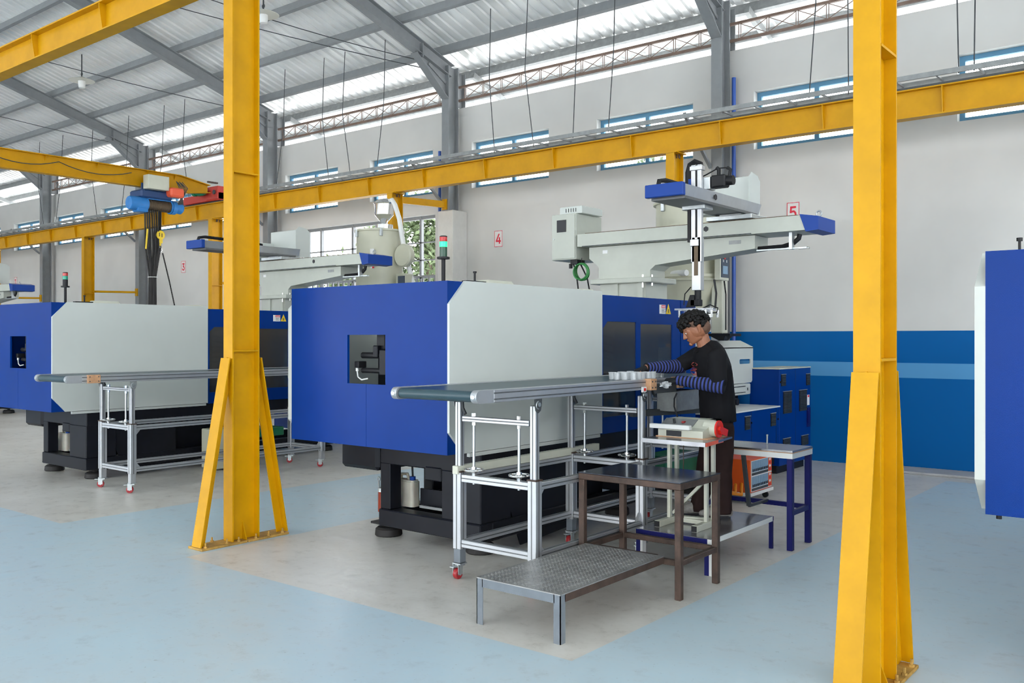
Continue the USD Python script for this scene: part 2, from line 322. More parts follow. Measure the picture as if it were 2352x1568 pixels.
# ---- high strip windows
nwin = 0
for x in HW:
    w = thing(f'window_{nwin + 1}', kind='structure', loc=(x, YB, 4.2)); nwin += 1
    f = MB(); y0, y1 = 11.965, 12.015; t = 0.06
    f.box(x, x + 1.65, y0, y1, 4.2, 4.2 + t); f.box(x, x + 1.65, y0, y1, 5.0 - t, 5.0)
    f.box(x, x + t, y0, y1, 4.2 + t, 5 - t); f.box(x + 1.65 - t, x + 1.65, y0, y1, 4.2 + t, 5 - t); part(w, 'window_frame', f, 'window_blue')
    part(w, 'mullion', MB().box(x + 0.80, x + 0.86, y0, y1, 4.2 + t, 5 - t), 'window_blue')
    for a, b in ((x + t, x + 0.80), (x + 0.86, x + 1.65 - t)): part(w, 'pane', MB().box(a, b, 11.985, 11.991, 4.2 + t, 5 - t), 'window_glass')
# ---- big barred window
w = thing(f'window_{nwin + 1}', kind='structure', loc=(BIG[0], YB, BIG[2]))
f = MB(); t = 0.055
for a in (BIG[0], BIG[1] - t): f.box(a, a + t, 11.94, 12.0, BIG[2], BIG[3])
for z in (BIG[2], BIG[3] - t): f.box(BIG[0], BIG[1], 11.94, 12.0, z, z + t)
part(w, 'window_frame', f, 'grey_steel_paint')
for x in (-14.52, -13.57, -12.6, -11.72): part(w, 'mullion', MB().box(x, x + 0.05, 11.93, 11.99, BIG[2], BIG[3]), 'grey_steel_paint')
for z in (3.34, 3.02, 2.70): part(w, 'glazing_bar', MB().box(BIG[0], BIG[1], 11.93, 11.96, z, z + 0.022), 'grey_steel_paint')
for i in range(24): part(w, 'security_bar', MB().box(BIG[0] + 0.08 + i * 0.155, BIG[0] + 0.115 + i * 0.155, 11.88, 11.905, BIG[2], 2.72), 'grey_steel_paint')
part(w, 'guard_rail', MB().box(BIG[0], BIG[1], 11.875, 11.91, 2.72, 2.75), 'grey_steel_paint')
# ---- roof: corrugated sheets on purlins
SL = 0.31
def zr(y): return 6.50 + SL * (11.54 - abs(y))
ce = struct('ceiling')
def sheet(x0, ribs, y0, y1, up):
    px, pz = [], []
    for r in range(ribs):
        for dx, dz in ((0, 0), (0.105, 0), (0.125, 0.032), (0.175, 0.032), (0.195, 0)): px.append(x0 + 0.2 * r + dx); pz.append(dz)
    px.append(x0 + 0.2 * ribs + 0.02); pz.append(0.0)
    px, pz = np.array(px), np.array(pz); k = len(px); V = []
    for y in (y0, y1):
        for th in (0, 0.006): V.append(np.stack([px, np.full(k, y), pz + zr(y) + th + up], 1))
    V = np.vstack(V); F = []
    for i in range(k - 1):
        for a, b in ((0, 2), (3, 1), (1, 0), (2, 3)): F.append([a * k + i, b * k + i, b * k + i + 1, a * k + i + 1])
    return V, np.array(F)
rng = random.Random(4); xs = X0 - 0.4; i = 0
while xs < X1 + 0.3:
    v, f4 = sheet(xs, 4, 13.15, 0.02, 0.003 * (i % 2)); b = MB().add(v, f4); part(ce, 'roof_sheet', b, 'roof_sheet_metal')
    lit = (i % 6 == 3)
    v, f4 = sheet(xs, 4, -0.02, -13.15, 0.003 * (i % 2)); part(ce, 'skylight_sheet' if lit else 'roof_sheet', MB().add(v, f4[:, ::-1]), 'skylight_sheet' if lit else 'roof_sheet_metal')
    xs += 0.8; i += 1
part(ce, 'ridge_cap', MB().bar((X0, 0, zr(0) + 0.05), (X1, 0, zr(0) + 0.05), 0.5, 0.02), 'roof_sheet_metal')
for y in [12.72, 12.1] + [11.33 - 0.93 * k for k in range(13)] + [-(11.33 - 0.93 * k) for k in range(0, 13, 2)]:
    single('purlin', MB().bar((X0, y, zr(y) - 0.078), (X1, y, zr(y) - 0.078), 0.06, 0.15, up=(0, math.copysign(SL, y), 1)), 'galvanised' if y > 11.8 else 'grey_steel_paint', kind='structure', label='grey steel purlin carrying the corrugated roof')
for k in range(-3, 30):     # sag rods between purlins
    pass
CX = [-5.61 - 5.05 * k for k in range(-3, 6)]
def ra(y): return 6.33 + SL * (11.54 - abs(y))
for n, x in enumerate(CX):
    c = thing('column', kind='structure', loc=(x, 11.6, 0))
    z0 = 3.8 if abs(x + 10.66) < 0.1 else 0.0
    part(c, 'column_shaft', MB().ibeam((x, 11.6, z0), (x, 11.6, 6.28), 0.16, 0.25, 0.014, 0.01, up=EY), 'grey_steel_paint')
    part(c, 'eaves_stub', MB().ibeam((x, 11.83, 5.62), (x, 11.83, 6.22), 0.14, 0.18, 0.012, 0.01, up=EY), 'grey_steel_paint')
    hb = MB(); hb.poly([(11.48, 5.72), (11.48, 6.24), (10.75, ra(10.75) - 0.02), (10.75, 6.30)], (x - 0.005, 0, 0), EY, EZ, (0.01, 0, 0))
    hb.bar((x, 11.47, 5.72), (x, 10.72, 6.32), 0.15, 0.014, up=(0, 0.6, 0.75)); hb.bar((x, 11.47, 5.98), (x, 11.05, 6.22), 0.05, 0.05)
    hb.box(x - 0.075, x + 0.075, 10.85, 10.87, 6.27, 6.5); part(c, 'haunch', hb, 'grey_steel_paint')
    for s in (1, -1):
        p, q = np.array([x, s * 11.6, ra(11.6) - 0.11]), np.array([x, 0, ra(0) - 0.11])
        part(c, 'rafter', MB().ibeam(p, q, 0.15, 0.22, 0.012, 0.008, up=(0, s * SL, 1)), 'grey_steel_paint')
    part(c, 'opposite_shaft', MB().ibeam((x, -11.6, 0), (x, -11.6, 6.28), 0.16, 0.25, 0.014, 0.01, up=EY), 'grey_steel_paint')
    if -27 < x < -1:    # lattice eaves girt between the stubs
        g = thing('lattice_girt', kind='structure', loc=(x, 11.75, 5.7), label='slim lattice girt of rods between two eaves stubs')
        for z in (5.72, 5.95): part(g, 'chord', MB().bar((x, 11.75, z), (x + 5.05, 11.75, z), 0.04, 0.035), 'primer_red')
        r = MB(); nb = 12
        for j in range(nb):
            a, b = x + 0.2 + j * 4.85 / nb, x + 0.2 + (j + 1) * 4.85 / nb
            r.bar((a, 11.75, 5.73), (a, 11.75, 5.94), 0.008); r.bar((a + 0.03, 11.75, 5.73), (a + 0.03, 11.75, 5.94), 0.008)
            r.bar((a + 0.03, 11.75, 5.74), (b, 11.75, 5.93), 0.008); r.bar((a + 0.03, 11.75, 5.93), (b, 11.75, 5.74), 0.008)
        part(g, 'lattice_rods', r, 'primer_red')
    # outrigger under the overhang
    single('outrigger', MB().bar((x + 0.25, 11.9, zr(11.9) - 0.22), (x + 0.25, 13.05, zr(13.05) - 0.22), 0.07, 0.1, up=(0, SL, 1)), 'galvanised', kind='structure')
single('pilaster', MB().box(-10.84, -10.49, 11.48, YB, 0, 3.8, 0.01), 'off_white', kind='structure', label='white plastered pilaster under the grey column')
# thin tie wires sagging under the roof
for k, (xa, ya, xb, yb) in enumerate([(-20.6, 5.5, -15.85, 11.0), (-15.5, 6.2, -10.80, 11.2), (-25.5, 5.5, -20.9, 11.0), (-13.5, 7.5, -10.80, 10.9)]):
    t = np.linspace(0, 1, 10); pts = np.stack([xa + (xb - xa) * t, ya + (yb - ya) * t, ra(ya) - 0.25 + (ra(yb) - ra(ya)) * t - 0.35 * t * (1 - t)], 1)
    single('tie_wire', MB().tube(pts, 0.008, 5), 'dark_grey', 'thin dark wire slung under the corrugated roof', 'wire', group='wires under the roof')
# ---- yellow crane runway
def runway(name, label, y, z0, h, stiff, cat='crane rail beam'):
    t = thing(name, label, cat, (-15, y, z0)); zc = z0 + h / 2
    part(t, 'beam', MB().ibeam((X0 + 0.5, y, zc), (4.2, y, zc), 0.15, h, 0.014, 0.009), 'yellow_paint')
    for x in stiff:
        for s in (-1, 1): part(t, 'stiffener', MB().poly([(0.005, z0 + 0.014), (0.035, z0 + 0.014), (0.07, z0 + h - 0.05), (0.07, z0 + h - 0.014), (0.005, z0 + h - 0.014)], (x, y, 0), (0, s, 0), EZ, (0.01, 0, 0)), 'yellow_paint')
    part(t, 'rail', MB().bar((X0 + 0.5, y, z0 + h + 0.018), (4.2, y, z0 + h + 0.018), 0.05, 0.036), 'dark_grey'); return t
runway('crane_runway', 'long yellow crane runway beam close to the white wall', 10.5, 4.0, 0.31, [-2.5 - 1.283 * k for k in range(-3, 24)])
runway('crane_runway', 'yellow crane runway beam over the aisle, crossing the upper left corner', 4.295, 4.47, 0.28, [-8.33 - 1.4 * k for k in range(-7, 17)])
FP = [-0.62, -5.72, -10.88, -16.0, -21.2, -26.35]
wh = {-0.62: 'standing behind the right edge, hidden by the near column', -5.72: 'rising behind the robot nearest the camera', -10.88: 'rising behind the cream dryer hopper', -16.0: 'bright in window light behind the left robot', -21.2: 'right of the signal light on the left machine', -26.35: 'farthest to the left by the wall'}
for x in FP[1:]:
    t = thing('crane_post', 'yellow steel crane post ' + wh[x], 'crane post', (x, 10.5, 0), group='posts under the far runway')
    part(t, 'shaft', MB().ibeam((x, 10.5, 0), (x, 10.5, 3.98), 0.12, 0.25, 0.012, 0.008, up=EY), 'yellow_paint')
    part(t, 'cap_plate', MB().box(x - 0.1, x + 0.1, 10.37, 10.63, 3.982, 3.998), 'yellow_paint')
    part(t, 'stiffener_plate', MB().box(x + 0.006, x + 0.06, 10.39, 10.61, 2.66, 2.67), 'yellow_paint')
    part(t, 'base_plate', MB().box(x - 0.12, x + 0.12, 10.3, 10.7, 0.0, 0.015), 'yellow_paint')
    cxn = min(CX, key=lambda c: abs(c - x)); z = 3.9 if abs(x + 10.88) < 0.1 else 2.72
    br = MB()
    if z > 3: br.bar((x, 10.63, z), (cxn, 11.47, z), 0.05, 0.11)
    else: br.tube([(x, 10.63, z), (cxn, 11.45, z)], 0.025, 8)
    br.box(cxn - 0.05, cxn + 0.05, 11.45, 11.472, z - 0.09, z + 0.09); part(t, 'wall_tie', br, 'yellow_paint')
    part(t, 'cap_bolts', MB().box(x + 0.02, x + 0.032, 10.5, 10.512, 3.93, 3.98).box(x + 0.05, x + 0.062, 10.5, 10.512, 3.93, 3.98).box(x + 0.03, x + 0.042, 10.56, 10.572, 3.93, 3.98), 'rusty_steel')
    single('diagonal_brace', MB().bar((cxn - 0.09, 11.48, 3.95), (cxn - 0.09, 10.72, 4.55), 0.04, 0.04), 'grey_steel_paint', 'grey diagonal brace ' + {-5.72: 'behind the robot nearest the camera', -10.88: 'above the white pilaster', -16.0: 'behind the near left crane column', -21.2: 'left of the hanging hoist cables', -26.35: 'at the far left wall column'}[x], 'brace', group='diagonal braces')
# near columns with raking struts
for x, lab in ((-6.185, 'yellow crane column with raking struts, left of the large blue machine end'), (-1.31, 'yellow crane column with raking struts at the right edge of the aisle')):
    t = thing('crane_column', lab, 'column', (x, 4.295, 0))
    part(t, 'shaft', MB().ibeam((x, 4.295, 0.02), (x, 4.295, 4.46), 0.118, 0.25, 0.012, 0.008, up=EY), 'yellow_paint')
    for z in (1.50, 2.90): part(t, 'stiffener_plate', MB().box(x + 0.005, x + 0.062, 4.183, 4.407, z, z + 0.012), 'yellow_paint')
    for s in (-1, 1):
        ft, tp = np.array([x, 4.295 + s * 0.37, 0.02]), np.array([x, 4.295 + s * 0.115, 1.45])
        m = MB(); d = unit(tp - ft); o = np.array([0, s * 0.03, 0])
        m.bar(ft + o, tp + o, 0.118, 0.01, up=(0, s, 0.2)); m.bar(ft - o * 0.2, tp - o * 0.2, 0.01, 0.06, up=(0, s, 0.2)); part(t, 'raking_strut', m, 'yellow_paint')
    part(t, 'base_plate', MB().box(x - 0.10, x + 0.085, 3.885, 4.29, 0.0, 0.018, 0.003).box(x - 0.10, x + 0.085, 4.3, 4.69, 0.0, 0.018, 0.003), 'yellow_dusty')
    part(t, 'gusset', MB().poly([(0.02, 0.018), (0.075, 0.018), (0.02, 0.16)], (x - 0.015, 4.295, 0), EX, EZ, (0, 0.01, 0)), 'yellow_paint')
    for bx, by in ((0.065, 3.93), (-0.08, 4.08), (0.06, 4.12), (0.07, 4.22), (0.07, 4.38), (0.07, 4.5), (0.065, 4.64), (-0.08, 4.5)):
        part(t, 'anchor_bolt', MB().cyl((x + bx, by, 0.018), (x + bx, by, 0.03), 0.014, 6).cyl((x + bx, by, 0.03), (x + bx, by, 0.055), 0.007, 6), 'yellow_dusty')
# ---- cable ladder above the far runway, on hanger rods
t = thing('cable_ladder', 'grey cable ladder running above the far yellow runway beam', 'cable ladder', (-15, 10.75, 4.47))
for y in (10.62, 10.93): part(t, 'side_rail', MB().box(X0 + 1, 4, y - 0.012, y + 0.012, 4.46, 4.515), 'galvanised')
x = -2.0 + 3.6
while x > -30:
    part(t, 'rung', MB().bar((x, 10.62, 4.475), (x, 10.93, 4.475), 0.02, 0.02), 'galvanised'); x -= 0.42
for x in (-0.5, -2.22, -2.37, -3.64, -4.0, -6.81, -7.4, -8.33, -9.1, -11.45, -12.45, -13.05, -14.2, -17.6, -18.4, -19.9, -21.6, -23.1, -24.4):
    k = rng.uniform(-0.06, 0.06)
    single('hanger_rod', MB().tube([(x, 10.62 if rng.random() < .5 else 10.93, 4.45), (x + k, 10.75, 5.6), (x + k * 0.6, 10.8, zr(10.8) - 0.02)], 0.007, 5), 'dark_grey', 'thin dark rod hanging from the roof to the cable ladder', 'hanger rod', group='hanger rods of the cable ladder')
for x, z1, lab in ((-11.02, 4.9, 'beside the white pilaster'), (-5.47, 5.2, 'behind the motor of the nearest robot'), (-21.1, 4.9, 'on the column behind the hoist cables'), (-26.25, 4.9, 'on the column at the far left')):
    single('blue_pipe', MB().cyl((x, 11.72, 0), (x, 11.72, z1), 0.028, 10), 'pipe_blue', 'blue vertical pipe ' + lab, 'pipe', smooth=40)
# ---- number plates on the wall
for x, d in ((-4.76, '5'), (-9.86, '4'), (-19.42, '3'), (-28.35, '1')):
    t = thing('number_sign', {'5': 'white wall plate with red number 5 above the robot arm end', '4': 'white wall plate with red number 4 right of the pilaster', '3': 'small white wall plate with number 3 left of the crane column', '1': 'tiny white wall plate with number 1 at the far left'}[d], 'sign', (x + 0.085, 11.84, 3.15)); y = 11.835
    part(t, 'plate', MB().box(x, x + 0.17, y, y + 0.014, 3.15, 3.42), 'sign_board')
    b = MB()
    for a in ((x, x + 0.17, 3.15, 3.157), (x, x + 0.17, 3.413, 3.42), (x, x + 0.007, 3.157, 3.413), (x + 0.163, x + 0.17, 3.157, 3.413)): b.box(a[0], a[1], y - 0.002, y - 0.0005, a[2], a[3])
    part(t, 'border', b, 'sign_red')
    part(t, 'number', text(MB(), d, 0.16, (x + 0.085, y - 0.0005, 3.205), (0.85, 0, 0), EZ, 0.002, True, True), 'sign_red')
# ---- pendant lamps under the roof
for x, y, lab in ((-18.0, 8.79, 'round cream pendant lamp, unlit, above the overhead hoist'), (-12.08, 8.79, 'round cream pendant lamp, unlit, beside the top of the left crane column')):
    t = thing('pendant_lamp', lab, 'lamp', (x, y, 6.6)); c = np.array([x, y, 0])
    part(t, 'shade', MB().lathe(c + EZ * 6.72, c + EZ * 6.80, [(0, 0.24), (0.08, 0.245), (0.3, 0.2), (0.6, 0.1), (1, 0.05)], 24), 'lamp_shade', smooth=40)
    part(t, 'bulb', MB().lathe(c + EZ * 6.58, c + EZ * 6.74, [(0, 0.02), (0.06, 0.06), (0.5, 0.07), (1, 0.07)], 14), 'pvc_white', smooth=40)
    part(t, 'stem', MB().cyl(c + EZ * 6.8, c + EZ * (zr(y) - 0.1), 0.012, 6).torus(c + EZ * 6.86, EY, 0.03, 0.006, 12, 6), 'dark_grey')
# ---- outside: yard, boundary, trees seen through the barred window
single('yard', MB().box(-60, 40, 12.1, 60, -0.3, -0.15), 'yard', kind='structure')
single('yard', MB().box(-60, 40, -50, -12.1, -0.3, -0.15), 'yard', kind='structure')
single('yard', MB().box(14.3, 40, -12.1, 12.1, -0.3, -0.15), 'yard', kind='structure')
def tree(x, y, h, r, n, seed, lab):
    t = thing('tree', lab, 'tree', (x, y, -0.15)); rs = np.random.RandomState(seed)
    tr = MB().tube([(x, y, -0.15), (x + 0.1, y, h * 0.4), (x, y + 0.1, h * 0.75)], [0.13, 0.09, 0.04], 7)
    for k in range(9):
        a = rs.uniform(0, 6.28); z = h * rs.uniform(0.3, 0.7); tr.tube([(x + 0.05, y, z), (x + math.cos(a) * r * 0.5, y + math.sin(a) * r * 0.5, z + r * 0.35), (x + math.cos(a) * r * 0.9, y + math.sin(a) * r * 0.9, z + r * 0.6)], [0.04, 0.025, 0.01], 5)
    part(t, 'trunk', tr, 'bark')
    c = rs.normal(size=(26, 3)); c = c / np.linalg.norm(c, axis=1, keepdims=True) * rs.uniform(0.3, 1, (26, 1)) * [r, r, h * 0.36] + [x, y, h * 0.62]
    p = c[rs.randint(0, 26, n)] + rs.normal(size=(n, 3)) * r * 0.17; a = rs.normal(size=(n, 3)); a /= np.linalg.norm(a, axis=1, keepdims=True)
    b = np.cross(a, rs.normal(size=(n, 3))); b /= np.linalg.norm(b, axis=1, keepdims=True); L = rs.uniform(0.06, 0.12, (n, 1))
    v = np.stack([p - a * L, p + b * L * 0.45, p + a * L, p - b * L * 0.45], 1).reshape(-1, 3); k = np.arange(n)[:, None] * 4
    part(t, 'foliage', (v, np.vstack([k + [0, 1, 2], k + [0, 2, 3]])), 'foliage_leaf', kind='stuff')
tree(-16.9, 17.5, 5.6, 1.6, 5000, 1, 'leafy tree outside the barred window, right of the dryer hopper')
tree(-12.2, 20.6, 6.4, 1.7, 5000, 2, 'leafy tree outside at the right end of the barred window')
tree(-21.5, 19.0, 4.6, 1.5, 2600, 3, 'pale thin tree outside the left half of the barred window')
tree(-24.5, 21.0, 4.0, 1.6, 2200, 5, 'low pale shrubby tree outside the left end of the barred window')
# ================================================================ INJECTION MOULDING MACHINES
def sticker(t, x, y, z):
    """danger plate and yellow triangle on a +x face"""
    part(t, 'danger_label', MB().box(x, x + 0.002, y, y + 0.115, z - 0.085, z), 'label_white')
    part(t, 'danger_label', MB().box(x + 0.002, x + 0.003, y + 0.035, y + 0.11, z - 0.03, z - 0.004), 'sign_red', label='red DANGER header of the white label')
    b = text(MB(), 'DANGER', 0.013, (x + 0.0032, y + 0.072, z - 0.024), EY * 0.85, EZ, 0.0006, True, True); part(t, 'label_lettering', b, 'label_white')
    b = MB()
    for k in range(5): b.box(x + 0.002, x + 0.0028, y + 0.04, y + 0.108 - 0.012 * (k % 3), z - 0.042 - k * 0.008, z - 0.039 - k * 0.008)
    part(t, 'label_lettering', b, 'dark_grey')
    part(t, 'warning_triangle', MB().poly([(0, 0), (0.095, 0), (0.0475, 0.095)], (x, y + 0.12, z - 0.085), EY, EZ, (0.003, 0, 0)), 'label_yellow')
    part(t, 'warning_symbol', MB().box(x + 0.003, x + 0.004, y + 0.158, y + 0.165, z - 0.074, z - 0.04).box(x + 0.003, x + 0.004, y + 0.17, y + 0.177, z - 0.074, z - 0.04), 'ink')
def vent(t, x, y, z, w, h):
    b = MB().box(x - 0.002, x + 0.006, y, y + w, z, z + h); v = part(t, 'vent', b, 'black_plastic')
    s = MB(); n = max(4, int(h / 0.016))
    for k in range(n): s.bar((x + 0.008, y + 0.008, z + 0.008 + k * (h - 0.012) / n), (x + 0.008, y + w - 0.008, z + 0.008 + k * (h - 0.012) / n), 0.012, 0.003, up=(0.6, 0, 0.8))
    part(v, 'louvre_slats', s, 'dark_grey')
    part(v, 'hood', MB().box(x, x + 0.014, y - 0.004, y + w + 0.004, z + h, z + h + 0.008), 'galvanised')
def machine(dx, lab, lit, full=True):
    t = thing('injection_molding_machine', lab, 'injection moulding machine', (-5.1 + dx, 5.0, 0)); XR, XL = -4.25 + dx, -5.95 + dx
    P = lambda n, b, m, **k: part(t, n, b, m, **k)
    # blue end cover with its opening
    g = sbox(XL, 0.80, XR - 0.004, 2.0).difference(sbox(-5.28 + dx, 1.265, -4.867 + dx, 1.63)).difference(sbox(-5.0735 + dx, 0.79, -5.0705 + dx, 1.27))
    e = MB().poly(g, (0, 4.62, 0), EX, EZ, (0, -0.02, 0))
    e.box(XR - 0.024, XR - 0.004, 4.62, 5.05, 0.80, 2.0).box(XL, XL + 0.02, 4.62, 5.05, 0.80, 2.0).box(XL + 0.02, XR - 0.024, 4.62, 5.05, 1.985, 2.0).box(XL + 0.02, XR - 0.024, 4.62, 5.05, 0.80, 0.815)
    P('end_cover', e, 'blue_enamel')
    # behind the opening: platen, cylinders, hydraulic block
    P('inner_plate', MB().box(-5.5 + dx, -4.6 + dx, 5.12, 5.14, 0.9, 1.95), 'dark_grey')
    P('inner_plate', MB().box(-5.34 + dx, -5.13 + dx, 5.0, 5.02, 1.45, 1.72), 'white_enamel', label='pale plate seen through the end opening')
    P('tie_bar', MB().cyl((-5.06 + dx, 4.84, 1.60), (-4.6 + dx, 4.84, 1.60), 0.05, 16).cyl((-5.02 + dx, 4.8, 1.44), (-4.6 + dx, 4.8, 1.44), 0.028, 12).cyl((-5.02 + dx, 4.8, 1.36), (-4.6 + dx, 4.8, 1.36), 0.02, 12), 'zinc', smooth=40)
    r = MB()
    for k in range(9): r.torus((-5.0 + dx + 0.03 * k, 4.84, 1.60), EX, 0.05, 0.008, 16, 6)
    P('spring_coils', r, 'black_plastic', smooth=True)
    P('valve_block', MB().box(-5.0 + dx, -4.9 + dx, 4.66, 4.84, 1.33, 1.52, 0.006).box(-5.09 + dx, -5.0 + dx, 4.72, 4.9, 1.52, 1.64, 0.006).box(-5.09 + dx, -5.04 + dx, 4.68, 4.8, 1.46, 1.55, 0.006).box(-5.12 + dx, -4.9 + dx, 4.86, 4.98, 1.28, 1.50, 0.01), 'black_enamel')
    P('solenoid', MB().cyl((-5.24 + dx, 4.72, 1.475), (-5.0 + dx, 4.72, 1.475), 0.024, 12).cyl((-5.24 + dx, 4.72, 1.36), (-5.0 + dx, 4.72, 1.36), 0.02, 12).box(-5.27 + dx, -5.22 + dx, 4.66, 4.74, 1.38, 1.43, 0.004), 'black_plastic', smooth=40)
    P('cable_gland', MB().cyl((-5.26 + dx, 4.68, 1.355), (-5.26 + dx, 4.68, 1.385), 0.012, 10).tube([(-5.26 + dx, 4.68, 1.355), (-5.25 + dx, 4.68, 1.31), (-5.21 + dx, 4.68, 1.29), (-5.16 + dx, 4.7, 1.30)], 0.006, 6), 'pvc_white', smooth=40)
    # white side panels with cut corners
    pl = [(4.6, 0.955), (4.6, 1.84), (4.765, 2.005), (6.51, 2.005), (6.51, 0.80), (4.745, 0.80)]
    P('side_panel', MB().poly(pl, (XR - 0.004, 0, 0), EY, EZ, (0.02, 0, 0)), 'white_enamel')
    P('side_panel', MB().poly(pl, (XL, 0, 0), EY, EZ, (-0.045, 0, 0)), 'white_enamel')
    P('panel_lip', MB().box(XR - 0.02, XR + 0.008, 4.82, 6.49, 0.768, 0.795), 'white_enamel')
    # blue guard door with smoked windows
    w1 = Polygon([(6.54, 0.93), (6.54, 1.69), (6.61, 1.75), (7.085, 1.75), (7.085, 0.93)]); w2 = sbox(7.16, 0.95, 7.745, 1.735)
    d = MB().poly(sbox(6.52, 0.79, 7.905, 1.975).difference(w1).difference(w2), (XR - 0.016, 0, 0), EY, EZ, (0.02, 0, 0)); dp = P('guard_door', d, 'blue_enamel')
    for g in (w1, w2): part(dp, 'window_pane', MB().poly(g, (XR - 0.010, 0, 0), EY, EZ, (0.006, 0, 0)), 'smoked_glass')
    part(dp, 'door_latch', MB().box(XR, XR + 0.03, 7.82, 7.9, 1.33, 1.39, 0.006), 'black_plastic')
    P('rear_guard', MB().box(XR - 0.016, XR + 0.004, 7.92, 8.22, 0.79, 1.975), 'blue_enamel')
    P('rear_guard', MB().box(XL, XL + 0.02, 6.52, 8.22, 0.79, 1.975).box(XL, XR, 8.2, 8.22, 1.55, 1.975), 'blue_enamel')
    P('door_handle', MB().tube([(XR, 7.96, 1.12), (XR + 0.03, 7.96, 1.14), (XR + 0.03, 7.96, 1.36), (XR, 7.96, 1.38)], 0.008, 8), 'dark_grey', smooth=40)
    sticker(t, XR + 0.0045, 7.5, 1.92)
    P('top_frame', MB().box(XL + 0.02, XL + 0.1, 5.05, 8.2, 1.93, 1.97).box(XR - 0.1, XR - 0.03, 5.05, 8.2, 1.93, 1.97).box(XL + 0.1, XR - 0.1, 6.4, 6.6, 1.93, 1.97), 'black_enamel')
    P('door_rail_cover', MB().box(XR - 0.2, XR - 0.06, 5.1, 5.42, 1.97, 2.035, 0.02), 'cream_enamel'); P('door_rail_cover', MB().box(XR - 0.2, XR - 0.04, 6.3, 6.5, 1.97, 2.02, 0.02), 'cream_enamel')
    P('door_rail', MB().box(XR - 0.14, XR - 0.08, 4.9, 5.12, 1.99, 2.02).cyl((XR - 0.12, 5.02, 2.02), (XR - 0.12, 5.02, 2.08), 0.008, 8).cyl((XR - 0.12, 5.02, 2.08), (XR - 0.12, 5.02, 2.092), 0.014, 8), 'black_plastic')
    # inside the guard: platens, mould, hoses
    P('platen', MB().box(XL + 0.3, XR - 0.2, 6.3, 6.72, 0.95, 1.80, 0.01).box(XL + 0.3, XR - 0.2, 7.42, 7.85, 0.95, 1.80, 0.01), 'dark_grey')
    P('mould', MB().box(XL + 0.5, XR - 0.42, 6.74, 7.06, 1.05, 1.70, 0.01).box(XL + 0.5, XR - 0.42, 7.1, 7.4, 1.05, 1.70, 0.01), 'galvanised')
    P('lower_cylinder', MB().cyl((XR - 0.16, 6.6, 1.06), (XR - 0.16, 7.1, 1.06), 0.055, 16), 'zinc', smooth=40)
    h = MB()
    for k in range(6):
        z = 1.62 - 0.065 * k; h.tube([(XR - 0.30, 6.72, z), (XR - 0.14, 6.74 + 0.01 * k, z + 0.01), (XR - 0.10, 6.86 + 0.012 * k, z - 0.02), (XR - 0.13, 6.93 + 0.01 * k, z - 0.16), (XR - 0.16, 6.95, 1.15), (XR - 0.2, 6.96, 0.98)], 0.011, 6)
    P('cooling_hose', h, 'copper_rope', smooth=True)
    P('grease_label', MB().box(XR - 0.2, XR - 0.198, 6.6, 6.67, 1.22, 1.32), 'label_yellow')
    # black base frame
    b = MB(); c = 0.008
    b.box(-5.37 + dx, -4.30 + dx, 5.0, 5.14, 0.115, 0.25, c).box(-5.37 + dx, -5.25 + dx, 5.14, 10.3, 0.115, 0.25, c).box(-4.42 + dx, -4.30 + dx, 5.14, 8.7, 0.115, 0.25, c)
    b.box(-5.36 + dx, -5.25 + dx, 5.01, 5.14, 0.25, 0.62, c).box(-5.36 + dx, -4.30 + dx, 5.01, 8.3, 0.61, 0.80, c)
    b.box(-4.86 + dx, -4.69 + dx, 5.0, 5.3, 0.525, 0.63, c).box(-4.69 + dx, -4.30 + dx, 5.005, 5.36, 0.25, 0.62, c)
    b.box(-5.36 + dx, -4.30 + dx, 6.9, 7.25, 0.25, 0.62, c).box(-5.36 + dx, -4.80 + dx, 9.7, 10.25, 0.25, 0.3, c).box(-5.36 + dx, -5.25 + dx, 5.5, 5.62, 0.25, 0.62, c)
    P('base_frame', b, 'black_enamel')
    P('oil_tank', MB().box(-5.83 + dx, -5.38 + dx, 5.0, 5.95, 0.545, 0.80, 0.03), 'black_enamel')
    P('drip_tray', MB().box(-5.16 + dx, -4.7 + dx, 5.26, 5.28, 0.25, 0.40).box(-5.16 + dx, -4.7 + dx, 5.28, 6.4, 0.25, 0.26).box(-5.16 + dx, -5.14 + dx, 5.28, 6.4, 0.26, 0.36), 'black_enamel')
    P('tray_rail', MB().bar((-5.1 + dx, 5.2, 0.27), (-4.7 + dx, 5.2, 0.27), 0.02, 0.02).bar((-5.0 + dx, 5.5, 0.34), (-4.72 + dx, 6.2, 0.34), 0.02, 0.02), 'galvanised')
    P('discharge_chute', MB().poly([(5.22, 0.64), (6.12, 0.64), (6.12, 0.06), (5.5, 0.02)], (-4.33 + dx, 0, 0), EY, EZ, (0.012, 0, 0)).poly([(6.12, 0.64), (6.9, 0.64), (6.9, 0.1), (6.12, 0.06)], (-4.5 + dx, 0, 0), EY, EZ, (0.012, 0, 0)), 'black_enamel')
    for x, y in ((-5.44, 5.18), (-4.457, 5.187), (-5.44, 7.1), (-4.457, 7.1), (-5.44, 10.0), (-4.457, 8.55)):
        q = np.array([x + dx + (0.1 if x < -5 else 0), y, 0]); q[0] = x + dx
        m = MB().lathe(q, q + EZ * 0.075, [(0, 0.105), (0.12, 0.112), (0.75, 0.108), (0.95, 0.09), (1, 0.04)], 24); m.cyl(q + EZ * 0.07, q + EZ * 0.12, 0.028, 10).box(q[0] - 0.11, q[0] + 0.11, q[1] - 0.1, q[1] + 0.1, 0.098, 0.116, 0.004)
        P('levelling_pad', m, 'rubber', smooth=35)
